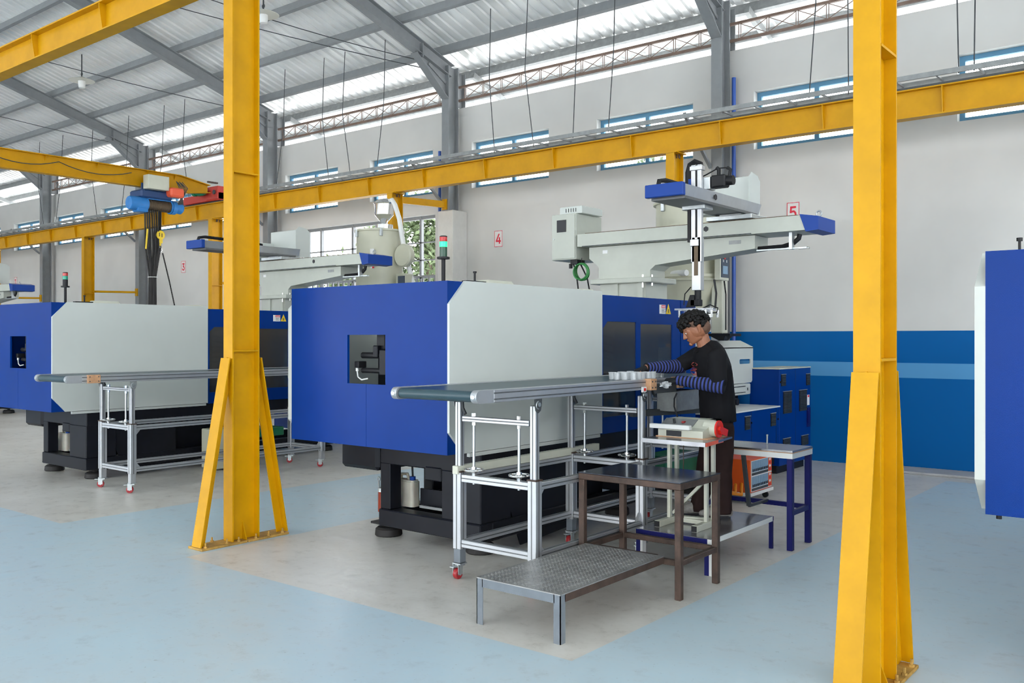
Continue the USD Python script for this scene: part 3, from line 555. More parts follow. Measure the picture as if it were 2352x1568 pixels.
    # oil bowl hung at the left leg
    o = np.array([-5.41 + dx, 5.09, 0]); P('oil_bowl', MB().lathe(o + EZ * 0.2, o + EZ * 0.37, [(0, 0.03), (0.06, 0.042), (1, 0.042)], 16), 'oil_red', smooth=40)
    P('lubricator_head', MB().cyl(o + EZ * 0.37, o + EZ * 0.40, 0.046, 16).cyl(o + EZ * 0.40, o + EZ * 0.62, 0.006, 6).torus(o + np.array([-0.03, -0.02, 0.47]), EY, 0.014, 0.004, 14, 6).cyl(o + np.array([-0.03, -0.02, 0.40]), o + np.array([-0.03, -0.02, 0.46]), 0.006, 6), 'zinc', smooth=40)
    # signal tower
    s = np.array([-4.57 + dx, 4.9, 0]); T = P('signal_tower', MB().cyl(s + EZ * 2.0, s + EZ * 2.185, 0.0145, 12).lathe(s + EZ * 2.185, s + EZ * 2.2, [(0, 0.046), (1, 0.046)], 20).cyl(s + EZ * 2.0, s + EZ * 2.01, 0.035, 16), 'black_plastic', smooth=40)
    part(T, 'signal_base', MB().cyl(s + EZ * 2.2, s + EZ * 2.272, 0.0275, 20), 'lens_green_dark' if lit else 'black_plastic', smooth=40)
    part(T, 'green_lens', MB().cyl(s + EZ * 2.274, s + EZ * 2.312, 0.028, 20), 'lens_green_lit' if lit else 'lens_green', label='lit green signal lens' if lit else 'unlit green signal lens', smooth=40)
    part(T, 'red_lens', MB().cyl(s + EZ * 2.314, s + EZ * 2.346, 0.028, 20), 'lens_red', smooth=40, label='unlit red signal lens')
    part(T, 'signal_cap', MB().lathe(s + EZ * 2.346, s + EZ * 2.356, [(0, 0.028), (0.6, 0.028), (1, 0.02)], 20), 'black_plastic', smooth=40)
    if not full: return t
    # injection unit cover, white with slot
    sl = sbox(9.985, 1.305, 10.29, 1.36).buffer(-0.02).buffer(0.02)
    g = Polygon([(8.75, 1.08), (8.75, 1.50), (10.36, 1.50), (10.36, 1.12), (10.31, 1.08)]).difference(sl)
    m = MB().poly(g, (-4.6 + dx, 0, 0), EY, EZ, (0.012, 0, 0)).poly(g, (-5.3 + dx, 0, 0), EY, EZ, (0.012, 0, 0))
    m.hexa([(-4.588 + dx, 8.75, 1.49), (-4.588 + dx, 10.36, 1.49), (-4.70 + dx, 10.25, 1.565), (-4.70 + dx, 8.75, 1.565), (-4.588 + dx, 8.75, 1.505), (-4.588 + dx, 10.36, 1.505), (-4.70 + dx, 10.25, 1.58), (-4.70 + dx, 8.75, 1.58)])
    m.box(-5.3 + dx, -4.70 + dx, 8.75, 10.25, 1.565, 1.58); P('injection_cover', m, 'white_enamel')
    m = MB().box(-4.7 + dx, -4.59 + dx, 8.6, 10.3, 0.94, 1.07, 0.01); q = P('carriage_rail', m, 'white_enamel')
    part(q, 'groove', MB().box(-4.592 + dx, -4.587 + dx, 8.6, 10.15, 1.035, 1.045).box(-4.592 + dx, -4.587 + dx, 8.6, 10.15, 0.965, 0.975).box(-4.592 + dx, -4.587 + dx, 10.2, 10.22, 0.99, 1.02), 'dark_grey')
    P('barrel_support', MB().box(-5.2 + dx, -4.75 + dx, 8.3, 10.3, 0.80, 0.93, 0.01).box(-4.72 + dx, -4.6 + dx, 9.45, 9.85, 0.82, 0.94, 0.01).cyl((-4.62 + dx, 9.75, 0.88), (-4.5 + dx, 9.75, 0.88), 0.04, 12), 'black_enamel')
    P('machine_bed', MB().box(-5.3 + dx, -4.78 + dx, 8.3, 10.3, 0.3, 0.80, 0.006), 'blue_enamel')
    return t
big = machine(0, 'large blue and white moulding machine beside the worker, square opening in its end', True)
machine(-5.85, 'blue and white injection moulding machine at the left, behind the left crane column', False)
machine(5.035, 'blue machine end with pale side panel, cut off at the far right', False, False)
machine(-16.3, 'distant moulding machine under the small robot at the far left', False, False)
single('set_screw', MB().cyl((-0.79, 4.68, 2.0), (-0.79, 4.68, 2.045), 0.006, 8).cyl((-0.79, 4.68, 2.045), (-0.79, 4.68, 2.06), 0.013, 8), 'black_plastic', 'small black screw standing on the right-hand machine top edge', 'screw')
single('rubber_foot', MB().cyl((-0.87, 4.66, 0.775), (-0.87, 4.66, 0.7995), 0.012, 8), 'black_plastic', 'small black stop under the lower corner of the right-hand blue machine', 'stop')
# electrical cabinet behind the worker
t = thing('electrical_cabinet', 'blue electrical cabinet with dark vents against the wall behind the worker', 'electrical cabinet', (-4.45, 10.8, 0)); XR = -4.25
part(t, 'tall_body', MB().box(-4.62, XR, 10.34, 11.33, 0.10, 1.24, 0.004), 'blue_enamel'); part(t, 'top_plate', MB().box(-4.63, XR + 0.004, 10.33, 11.335, 1.24, 1.252), 'cream_enamel')
part(t, 'low_body', MB().box(-4.76, XR, 8.75, 10.335, 0.36, 0.80, 0.004), 'blue_enamel'); part(t, 'low_top', MB().box(-4.78, XR + 0.012, 8.74, 10.338, 0.80, 0.815), 'pvc_white')
part(t, 'plinth', MB().box(-4.7, XR - 0.05, 8.85, 10.3, 0.13, 0.36).box(-4.55, XR - 0.06, 10.4, 11.25, 0.0, 0.10), 'black_enamel')
for y in (10.10, 9.42): part(t, 'door_seam', MB().box(XR - 0.002, XR + 0.0015, y + 0.135, y + 0.14, 0.37, 0.79), 'ink')
part(t, 'door_seam', MB().box(XR - 0.002, XR + 0.0015, 10.83, 10.835, 0.11, 1.23), 'ink')
for a in ((10.39, 1.04, 0.13, 0.135), (11.18, 1.02, 0.12, 0.14), (10.45, 0.71, 0.25, 0.26), (10.95, 0.71, 0.24, 0.255), (9.38, 0.60, 0.135, 0.145), (10.08, 0.59, 0.14, 0.145), (11.02, 0.28, 0.22, 0.12), (10.44, 0.30, 0.22, 0.11)): vent(t, XR, *a)
part(t, 'caution_label', MB().box(XR, XR + 0.002, 11.21, 11.29, 0.77, 0.90), 'label_white'); part(t, 'caution_label', MB().box(XR + 0.002, XR + 0.003, 11.23, 11.28, 0.87, 0.895), 'sign_red')
part(t, 'isolator_handle', MB().box(XR, XR + 0.012, 11.2, 11.3, 0.50, 0.74).box(XR + 0.012, XR + 0.02, 11.2, 11.22, 0.55, 0.70), 'navy_paint')
part(t, 'key_lock', MB().cyl((XR, 10.36, 1.09), (XR + 0.012, 10.36, 1.09), 0.012, 10).cyl((XR, 9.55, 0.67), (XR + 0.012, 9.55, 0.67), 0.010, 10).cyl((XR, 10.29, 0.66), (XR + 0.012, 10.29, 0.66), 0.010, 10), 'black_plastic')
part(t, 'warning_triangle', MB().poly([(0, 0), (0.09, 0), (0.045, 0.09)], (XR, 10.86, 0.18), EY, EZ, (0.003, 0, 0)), 'label_yellow')
# jerrycans under the left end of the bases
for dx, lab in ((0, 'cloudy white jerrycan under the nearest machine, in its base frame'), (-5.85, 'cloudy white jerrycan under the left machine, half full of dark fluid')):
    c = np.array([-5.295 + dx, 5.24, 0.2505]); t = thing('jerrycan', lab, 'jerrycan', c)
    prof = sbox(-0.115, -0.05, 0.115, 0.05).buffer(-0.03).buffer(0.03, quad_segs=4)
    m = MB().poly(prof, c, EX, EY, EZ * 0.20); m.poly(prof.buffer(-0.01), c + EZ * 0.20, EX, EY, EZ * 0.012); part(t, 'body', m, 'jerrycan', smooth=30)
    part(t, 'handle', MB().tube([c + (-0.06, 0, 0.21), c + (-0.055, 0, 0.25), c + (0.01, 0, 0.255), c + (0.03, 0, 0.21)], 0.012, 8), 'jerrycan', smooth=40)
    part(t, 'cap', MB().cyl(c + (0.07, 0, 0.212), c + (0.07, 0, 0.24), 0.024, 14), 'blue_plastic', smooth=40)
    part(t, 'tube', MB().tube([c + (0.07, 0, 0.24), c + (0.065, 0, 0.33), c + (0.06, 0.02, 0.35)], 0.008, 6), 'black_plastic', smooth=True)
# ---------------------------------------------------------------- take-out robots
def robot(cx, ax, lab, y0=8.0, coil=True):
    t = thing('takeout_robot', lab, 'robot', (cx, 8.2, 1.98)); P = lambda n, b, m, **k: part(t, n, b, m, **k); X = cx + 5.1; Y = y0
    P('pedestal', MB().box(X - 5.27, X - 4.72, Y + 0.06, Y + 0.5, 1.98, 2.17).box(X - 5.36, X - 4.63, Y, Y + 0.54, 2.17, 2.225, 0.008).box(X - 5.08, X - 5.04, Y + 0.04, Y + 0.06, 1.98, 2.17).box(X - 4.80, X - 4.74, Y + 0.03, Y + 0.06, 1.98, 2.17), 'robot_grey')
    P('pedestal_bolts', MB().cyl((X - 4.73, Y + 0.02, 2.12), (X - 4.73, Y + 0.02, 2.25), 0.008, 6).cyl((X - 4.67, Y + 0.1, 2.14), (X - 4.67, Y + 0.1, 2.25), 0.008, 6), 'chrome')
    P('support_arm', MB().poly([(X - 5.42, 2.57), (X - 5.42, 2.45), (X - 5.30, 2.36), (X - 5.30, 2.225), (X - 4.68, 2.225), (X - 4.68, 2.30), (X - 4.62, 2.345), (X - 3.56, 2.445), (X - 3.56, 2.57)], (0, Y + 0.08, 0), EX, EZ, (0, 0.30, 0)), 'robot_grey')
    P('traverse_beam', MB().poly([(X - 5.52, 2.58), (X - 5.52, 2.71), (X - 3.10, 2.71), (X - 3.05, 2.575), (X - 5.46, 2.575)], (0, Y, 0), EX, EZ, (0, 0.42, 0)), 'robot_grey')
    P('beam_top_belt', MB().box(X - 5.45, X - 3.14, Y + 0.04, Y + 0.14, 2.71, 2.722), 'copper_rope')
    P('beam_seam', MB().box(X - 5.46, X - 3.56, Y - 0.002, Y + 0.0, 2.575, 2.583), 'dark_grey')
    P('end_cap', MB().poly([(X - 3.10, 2.72), (X - 2.93, 2.69), (X - 2.93, 2.57), (X - 3.045, 2.56)], (0, Y - 0.005, 0), EX, EZ, (0, 0.43, 0)), 'blue_plastic')
    P('lifting_eye', MB().torus((X - 2.98, Y + 0.15, 2.73), EY, 0.024, 0.007, 16, 6), 'zinc', smooth=True)
    P('brand_badge', MB().cyl((X - 4.02, Y - 0.004, 2.655), (X - 4.02, Y, 2.655), 0.027, 6), 'ink'); P('name_plate', MB().box(X - 5.25, X - 5.19, Y + 0.077, Y + 0.08, 2.495, 2.53), 'label_white'); P('name_plate', MB().box(X - 3.82, X - 3.70, Y + 0.077, Y + 0.08, 2.50, 2.535), 'galvanised')
    P('cable_bracket', MB().box(X - 3.24, X - 3.21, Y + 0.1, Y + 0.16, 2.42, 2.575).bar((X - 3.56, Y + 0.13, 2.43), (X - 3.08, Y + 0.13, 2.43), 0.03, 0.012).cyl((X - 3.16, Y + 0.13, 2.425), (X - 3.06, Y + 0.13, 2.425), 0.008, 6), 'zinc')
    P('cable_chain', MB().tube([(X - 3.56, Y + 0.16, 2.45), (X - 3.32, Y + 0.16, 2.455), (X - 3.22, Y + 0.16, 2.48), (X - 3.17, Y + 0.16, 2.52), (X - 3.16, Y + 0.16, 2.56)], 0.022, 6), 'black_plastic', smooth=40)
    # control box at the left end
    P('control_box', MB().box(X - 5.87, X - 5.55, Y + 0.02, Y + 0.52, 2.45, 2.945, 0.006), 'robot_grey')
    P('box_door', MB().box(X - 5.855, X - 5.56, Y + 0.008, Y + 0.02, 2.465, 2.93), 'robot_grey')
    P('box_hood', MB().box(X - 5.79, X - 5.50, Y + 0.06, Y + 0.46, 2.945, 3.025, 0.004), 'white_enamel')
    b = MB()
    for k in range(5): b.box(X - 5.71 + 0.032 * k, X - 5.703 + 0.032 * k, Y + 0.057, Y + 0.061, 2.965, 3.005)
    P('hood_slots', b, 'ink'); P('fan_grille', MB().box(X - 5.79, X - 5.67, Y + 0.003, Y + 0.009, 2.75, 2.88), 'ink'); P('box_lock', MB().cyl((X - 5.83, Y + 0.002, 2.68), (X - 5.83, Y + 0.01, 2.68), 0.008, 8), 'zinc')
    P('cable_glands', MB().box(X - 5.65, X - 5.56, Y + 0.06, Y + 0.2, 2.405, 2.45).cyl((X - 5.66, Y + 0.08, 2.36), (X - 5.66, Y + 0.08, 2.41), 0.02, 8), 'black_plastic')
    P('control_cable', MB().tube([(X - 5.64, Y + 0.1, 2.41), (X - 5.6, Y + 0.1, 2.3), (X - 5.57, Y + 0.12, 2.0), (X - 5.56, Y + 0.12, 1.985)], 0.008, 6).tube([(X - 5.55, Y + 0.1, 2.41), (X - 5.46, Y + 0.1, 2.25), (X - 5.42, Y + 0.12, 2.0), (X - 5.42, Y + 0.12, 1.985)], 0.008, 6), 'black_plastic', smooth=True)
    # carriage housing
    P('carriage_housing', MB().box(ax - 0.62, ax + 0.02, Y + 0.44, Y + 0.62, 2.86, 3.2, 0.006).poly([(Y + 0.40, 2.8), (Y + 0.40, 3.19), (Y + 0.46, 3.24), (Y + 0.60, 3.22), (Y + 0.66, 3.17), (Y + 0.66, 2.8)], (ax + 0.02, 0, 0), EY, EZ, (0.01, 0, 0)), 'white_enamel')
    P('carriage', MB().box(ax - 0.22, ax + 0.24, Y - 0.02, Y + 0.42, 2.722, 2.765, 0.004).box(ax - 0.1, ax + 0.12, Y + 0.02, Y + 0.4, 2.765, 2.86), 'zinc')
    # kick arm towards the aisle
    yf = 6.78
    P('kick_arm', MB().poly([(ax - 0.14, 2.80), (ax - 0.17, 2.895), (ax + 0.17, 2.895), (ax + 0.14, 2.80)], (0, yf + 0.03, 0), EX, EZ, (0, Y + 0.34 - yf, 0)), 'aluminium')
    P('kick_arm_groove', MB().box(ax - 0.16, ax + 0.16, yf + 0.06, Y + 0.3, 2.778, 2.80), 'aluminium_groove')
    P('end_cap', MB().box(ax - 0.18, ax + 0.18, yf - 0.02, yf + 0.035, 2.795, 2.905, 0.006), 'blue_plastic'); P('brand_badge', MB().cyl((ax + 0.163, yf + 0.62, 2.85), (ax + 0.168, yf + 0.62, 2.85), 0.027, 6), 'ink')
    P('arm_chain', MB().tube([(ax - 0.13, yf + 0.12, 2.90), (ax - 0.13, yf + 0.14, 2.96), (ax - 0.12, yf + 0.22, 2.975), (ax - 0.08, yf + 0.9, 2.955), (ax - 0.06, yf + 1.1, 2.93)], 0.022, 6), 'black_plastic', smooth=40)
    # vertical arm
    vx, vy = ax + 0.02, yf + 0.63
    P('gearbox', MB().box(vx - 0.10, vx + 0.02, vy - 0.06, vy + 0.07, 2.90, 3.03, 0.004), 'blue_plastic')
    P('motor_flange', MB().box(vx + 0.02, vx + 0.11, vy - 0.055, vy + 0.06, 2.92, 3.03, 0.004), 'zinc')
    P('servo_motor', MB().box(vx + 0.11, vx + 0.25, vy - 0.05, vy + 0.055, 2.93, 3.04, 0.012).cyl((vx + 0.25, vy, 2.985), (vx + 0.31, vy, 2.985), 0.042, 14).tube([(vx + 0.27, vy, 3.02), (vx + 0.28, vy, 3.08), (vx + 0.25, vy, 3.10)], 0.016, 8).tube([(vx + 0.17, vy, 3.03), (vx + 0.17, vy, 3.09), (vx + 0.15, vy, 3.11)], 0.018, 8), 'black_plastic', smooth=35)
    P('motor_cable', MB().tube([(vx + 0.25, vy, 3.10), (vx + 0.16, vy, 3.105), (vx + 0.05, vy, 3.06), (vx - 0.04, vy, 3.03)], 0.006, 6), 'black_plastic', smooth=True)
    P('lift_column', MB().box(vx - 0.05, vx - 0.01, vy - 0.10, vy - 0.06, 2.28, 3.14, 0.003).box(vx + 0.01, vx + 0.05, vy - 0.10, vy - 0.06, 2.28, 3.14, 0.003).box(vx - 0.06, vx + 0.06, vy - 0.11, vy - 0.04, 3.09, 3.13, 0.004), 'aluminium')
    P('lift_belt', MB().box(vx - 0.01, vx + 0.01, vy - 0.085, vy - 0.075, 2.3, 3.1).box(vx - 0.085, vx - 0.055, vy - 0.10, vy - 0.07, 2.46, 2.85), 'black_plastic')
    P('guide_block', MB().box(vx - 0.13, vx + 0.09, vy - 0.12, vy + 0.05, 2.745, 2.80, 0.004), 'zinc'); P('guide_block', MB().box(vx - 0.05, vx + 0.03, vy - 0.12, vy - 0.05, 2.42, 2.48, 0.003), 'zinc')
    P('inner_slide', MB().box(vx - 0.042, vx + 0.042, vy - 0.10, vy - 0.03, 2.03, 2.50, 0.003), 'aluminium'); P('slide_slot', MB().box(vx - 0.02, vx + 0.02, vy - 0.1015, vy - 0.099, 2.16, 2.44), 'copper_rope')
    P('lift_chain', MB().tube([(vx - 0.13, vy, 2.90), (vx - 0.13, vy, 3.10), (vx - 0.11, vy, 3.165), (vx - 0.06, vy, 3.19), (vx - 0.01, vy, 3.165), (vx + 0.0, vy, 3.12)], 0.026, 6), 'black_plastic', smooth=40)
    P('wrist', MB().cyl((vx, vy - 0.065, 1.93), (vx, vy - 0.065, 2.03), 0.03, 12).box(vx - 0.06, vx + 0.03, vy - 0.1, vy - 0.03, 1.89, 1.95, 0.006).poly([(vx - 0.10, 1.88), (vx - 0.02, 1.88), (vx - 0.02, 1.99), (vx - 0.06, 1.99)], (0, vy - 0.1, 0), EX, EZ, (0, 0.01, 0)), 'black_plastic', smooth=35)
    b = MB().bar((vx - 0.22, vy - 0.065, 1.865), (vx + 0.16, vy - 0.065, 1.865), 0.05, 0.015)
    for k in range(3): b.bar((vx - 0.1 + 0.11 * k, vy - 0.2, 1.853), (vx - 0.1 + 0.11 * k, vy + 0.08, 1.853), 0.02, 0.012)
    P('gripper_frame', b, 'aluminium'); b = MB()
    for i in range(4):
        for j in range(3): b.cyl((vx - 0.12 + 0.085 * i, vy - 0.19 + 0.12 * j, 1.79), (vx - 0.12 + 0.085 * i, vy - 0.19 + 0.12 * j, 1.855), 0.012, 8)
    P('suction_cups', b, 'chrome', smooth=40)
    P('air_hose', MB().tube([(vx + 0.05, vy - 0.07, 1.87), (vx + 0.12, vy - 0.07, 1.90), (vx + 0.19, vy - 0.06, 1.87), (vx + 0.18, vy - 0.06, 1.83), (vx + 0.08, vy - 0.08, 1.825), (vx - 0.05, vy - 0.08, 1.84)], 0.006, 6).tube([(vx - 0.05, vy - 0.1, 2.06), (vx - 0.11, vy - 0.1, 2.0), (vx - 0.12, vy - 0.1, 1.9)], 0.005, 6).tube([(vx + 0.15, vy - 0.05, 2.12), (vx + 0.17, vy - 0.05, 2.0), (vx + 0.165, vy - 0.06, 1.87)], 0.009, 6), 'black_plastic', smooth=True)
    if coil:
        c = np.array([X - 5.51, Y + 0.06, 2.315]); k = thing('hose_coil', 'coiled green air hose hanging under the grey control box', 'hose', c); m = MB()
        for j in range(6): m.torus(c + np.array([0.004 * (j % 3), 0.008 * (j - 2.5), 0.003 * (j % 2)]), EY + np.array([0.05 * (j - 2), 0, 0.03 * j]), 0.083 + 0.004 * (j % 3), 0.007, 28, 7)
        part(k, 'coil', m, 'green_hose', smooth=True); part(k, 'tie', MB().tube([c + (0.0, 0, 0.08), c + (0.0, 0.01, 0.15)], 0.004, 5), 'black_plastic')
    return t
robot(-5.1, -3.79, 'grey take-out robot with blue caps above the worker and the nearest machine')
robot(-10.95, -10.8, 'grey take-out robot with blue end caps behind the left crane column', coil=False)
robot(-21.4, -21.0, 'distant take-out robot with blue end at the far left edge', coil=False)
# ---------------------------------------------------------------- hopper dryers
def dryer(x, y, lab, r=0.375, z1=3.18):
    t = thing('hopper_dryer', lab, 'hopper dryer', (x, y, 1.6)); c = np.array([x, y, 0.0])
    part(t, 'drum', MB().lathe(c + EZ * 2.33, c + EZ * z1, [(0, r), (0.97, r), (0.97, r + 0.03), (1, r + 0.03), (1, r - 0.02), (1.03, 0.2)], 40), 'hopper_cream', smooth=30)
    part(t, 'flange', MB().lathe(c + EZ * 2.26, c + EZ * 2.335, [(0, r + 0.05), (0.35, r + 0.06), (0.35, r + 0.04), (0.6, r + 0.055), (1, r + 0.05), (1, r)], 40), 'hopper_cream', smooth=30)
    part(t, 'cone', MB().lathe(c + EZ * 1.6, c + EZ * 2.26, [(0, 0.12), (0.15, 0.12), (1, r + 0.01)], 32), 'hopper_cream', smooth=30)
    for k in (-1.9, -0.7): part(t, 'lid_clip', MB().box(x + (r + 0.02) * math.cos(k) - 0.02, x + (r + 0.02) * math.cos(k) + 0.02, y + (r + 0.02) * math.sin(k) - 0.02, y + (r + 0.02) * math.sin(k) + 0.02, z1 - 0.12, z1 - 0.0, 0.004), 'zinc')
    return t, c
t, c = dryer(-5.05, 9.6, 'pale grey hopper dryer behind the robot nearest the camera'); q = np.array([0, 0, 0])
part(t, 'handle', MB().tube([c + (-0.16, -0.345, 2.62), c + (-0.16, -0.37, 2.65), c + (-0.16, -0.37, 2.74), c + (-0.16, -0.345, 2.77)], 0.008, 6), 'zinc', smooth=True)
part(t, 'air_pipe', MB().tube([c + (-0.42, -0.2, 2.36), c + (0.2, -0.42, 2.34)], 0.035, 12), 'pvc_white', smooth=40)
part(t, 'control_panel', MB().box(-4.62, -4.55, 9.40, 9.62, 2.26, 2.58, 0.004), 'cream_enamel'); part(t, 'panel_face', MB().box(-4.55, -4.545, 9.42, 9.61, 2.29, 2.57), 'panel_slate')
part(t, 'panel_display', MB().box(-4.545, -4.542, 9.455, 9.575, 2.33, 2.42), 'card_blue'); part(t, 'panel_button', MB().cyl((-4.545, 9.5, 2.51), (-4.538, 9.5, 2.51), 0.016, 10), 'red_plastic'); part(t, 'panel_switch', MB().box(-4.545, -4.54, 9.46, 9.475, 2.46, 2.49).box(-4.545, -4.54, 9.54, 9.555, 2.46, 2.49), 'label_white')
part(t, 'instruction_label', MB().box(-4.80, -4.74, 9.275, 9.28, 2.37, 2.45), 'label_yellow')
part(t, 'support_column', MB().box(-4.72, -4.58, 9.52, 9.66, 1.66, 2.27, 0.01), 'cream_enamel'); part(t, 'throat_plate', MB().box(-4.8, -4.46, 9.45, 9.75, 1.63, 1.66), 'black_enamel')
part(t, 'feed_throat', MB().hexa([(-4.64, 9.55, 1.58), (-4.58, 9.55, 1.58), (-4.58, 9.65, 1.58), (-4.64, 9.65, 1.58), (-4.72, 9.5, 1.63), (-4.54, 9.5, 1.63), (-4.54, 9.7, 1.63), (-4.72, 9.7, 1.63)]), 'black_enamel')
part(t, 'power_cable', MB().tube([c + (0.5, -0.1, 2.25), c + (0.53, -0.12, 2.1), c + (0.53, -0.12, 1.9), c + (0.52, -0.1, 1.7)], 0.009, 6), 'black_plastic', smooth=True)
t, c = dryer(-10.6, 9.9, 'cream hopper dryer with chrome loader, behind the nearest machine', 0.365, 3.30)
part(t, 'loader', MB().lathe(c + (0.1, 0, 3.3), c + (0.1, 0, 3.78), [(0, 0.14), (0.18, 0.14), (0.18, 0.05), (0.28, 0.06), (0.5, 0.15), (0.85, 0.155), (0.88, 0.17), (0.92, 0.155), (1, 0.1)], 24), 'chrome', smooth=30)
b = MB()
for k in range(7): b.box(c[0] + 0.0 + 0.03 * k, c[0] + 0.018 + 0.03 * k, 9.86, 9.9, 3.74, 3.79, 0.003)
part(t, 'loader_valves', b, 'chrome'); part(t, 'loader_hose', MB().tube([c + (0.2, 0, 3.74), c + (0.28, 0, 3.76), c + (0.34, 0, 3.68), c + (0.44, 0.0, 3.45), c + (0.47, 0.02, 3.2), c + (0.52, 0.05, 2.9), c + (0.62, 0.1, 2.5), c + (0.7, 0.1, 2.2)], 0.038, 10), 'pvc_white', smooth=True)
part(t, 'level_label', MB().box(c[0] + 0.16, c[0] + 0.25, c[1] - 0.352, c[1] - 0.35, 2.68, 2.98), 'label_white'); part(t, 'level_label', MB().box(c[0] + 0.21, c[0] + 0.25, c[1] - 0.354, c[1] - 0.352, 2.68, 2.75), 'sign_red')
part(t, 'blower', MB().lathe(c + (0.55, -0.06, 2.88), c + (0.55, 0.06, 2.88), [(0, 0.16), (0.2, 0.18), (0.8, 0.18), (1, 0.16)], 28), 'hopper_cream', smooth=30); part(t, 'blower_box', MB().box(c[0] + 0.46, c[0] + 0.64, 9.8, 10.0, 2.2, 2.6, 0.01), 'hopper_cream'); part(t, 'blower_panel', MB().box(c[0] + 0.52, c[0] + 0.66, 9.79, 9.8, 2.3, 2.56), 'panel_slate')
# ================================================================ BELT CONVEYORS
def profile(P, name, p, q, w, h=None, up=(0, 0, 1), faces=((1, 0), (-1, 0), (0, 1), (0, -1)), m='aluminium'):
    """slotted aluminium extrusion with a dark slot along each shown face"""
    h = h or w; pa = P(name, MB().bar(p, q, w, h, up, 0.003), m); a, b, d = frame_of(np.asarray(q, float) - np.asarray(p, float), up); g = MB()
    p, q = np.asarray(p, float), np.asarray(q, float)
    for sa, sb in faces:
        o = a * sa * (w / 2) + b * sb * (h / 2); g.bar(p + o, q + o, (0.0015 if sa else 0.008), (0.008 if sa else 0.0015), up)
    part(pa, 'slot', g, 'aluminium_groove'); return pa
def handwheel(P, x, y, z):
    c = np.array([x, y, z]); m = MB().torus(c, EZ, 0.062, 0.008, 24, 8).lathe(c - EZ * 0.05, c + EZ * 0.02, [(0, 0.014), (0.4, 0.016), (0.7, 0.04), (0.75, 0.02), (1, 0.018)], 14)
    for k in range(3): a = k * 2.094; m.bar(c, c + np.array([math.cos(a), math.sin(a), 0]) * 0.06, 0.012, 0.006)
    P('handwheel', m, 'chrome', smooth=40)
def caster(P, x, y, face=(0, -1, 0), r=0.036):
    c = np.array([x, y, r]); f = np.array(face, float); s = np.cross(EZ, f); w = c + f * 0.02
    q = P('caster', MB().box(x - 0.035, x + 0.035, y - 0.035, y + 0.035, 0.098, 0.106).obox(w + s * 0.024 + EZ * 0.03, [s, f, EZ], [0.002, 0.022, 0.034]).obox(w - s * 0.024 + EZ * 0.03, [s, f, EZ], [0.002, 0.022, 0.034]).obox(c + EZ * 0.055, [s, f, EZ], [0.024, 0.026, 0.006]).obox(c + f * 0.06 + EZ * 0.052, [s, f, EZ], [0.018, 0.02, 0.003]), 'zinc')
    part(q, 'wheel', MB().lathe(w - s * 0.017, w + s * 0.017, [(0, r - 0.005), (0.15, r), (0.85, r), (1, r - 0.005)], 20), 'caster_red', smooth=40); part(q, 'hub', MB().cyl(w - s * 0.027, w + s * 0.027, 0.010, 10), 'zinc', smooth=40)
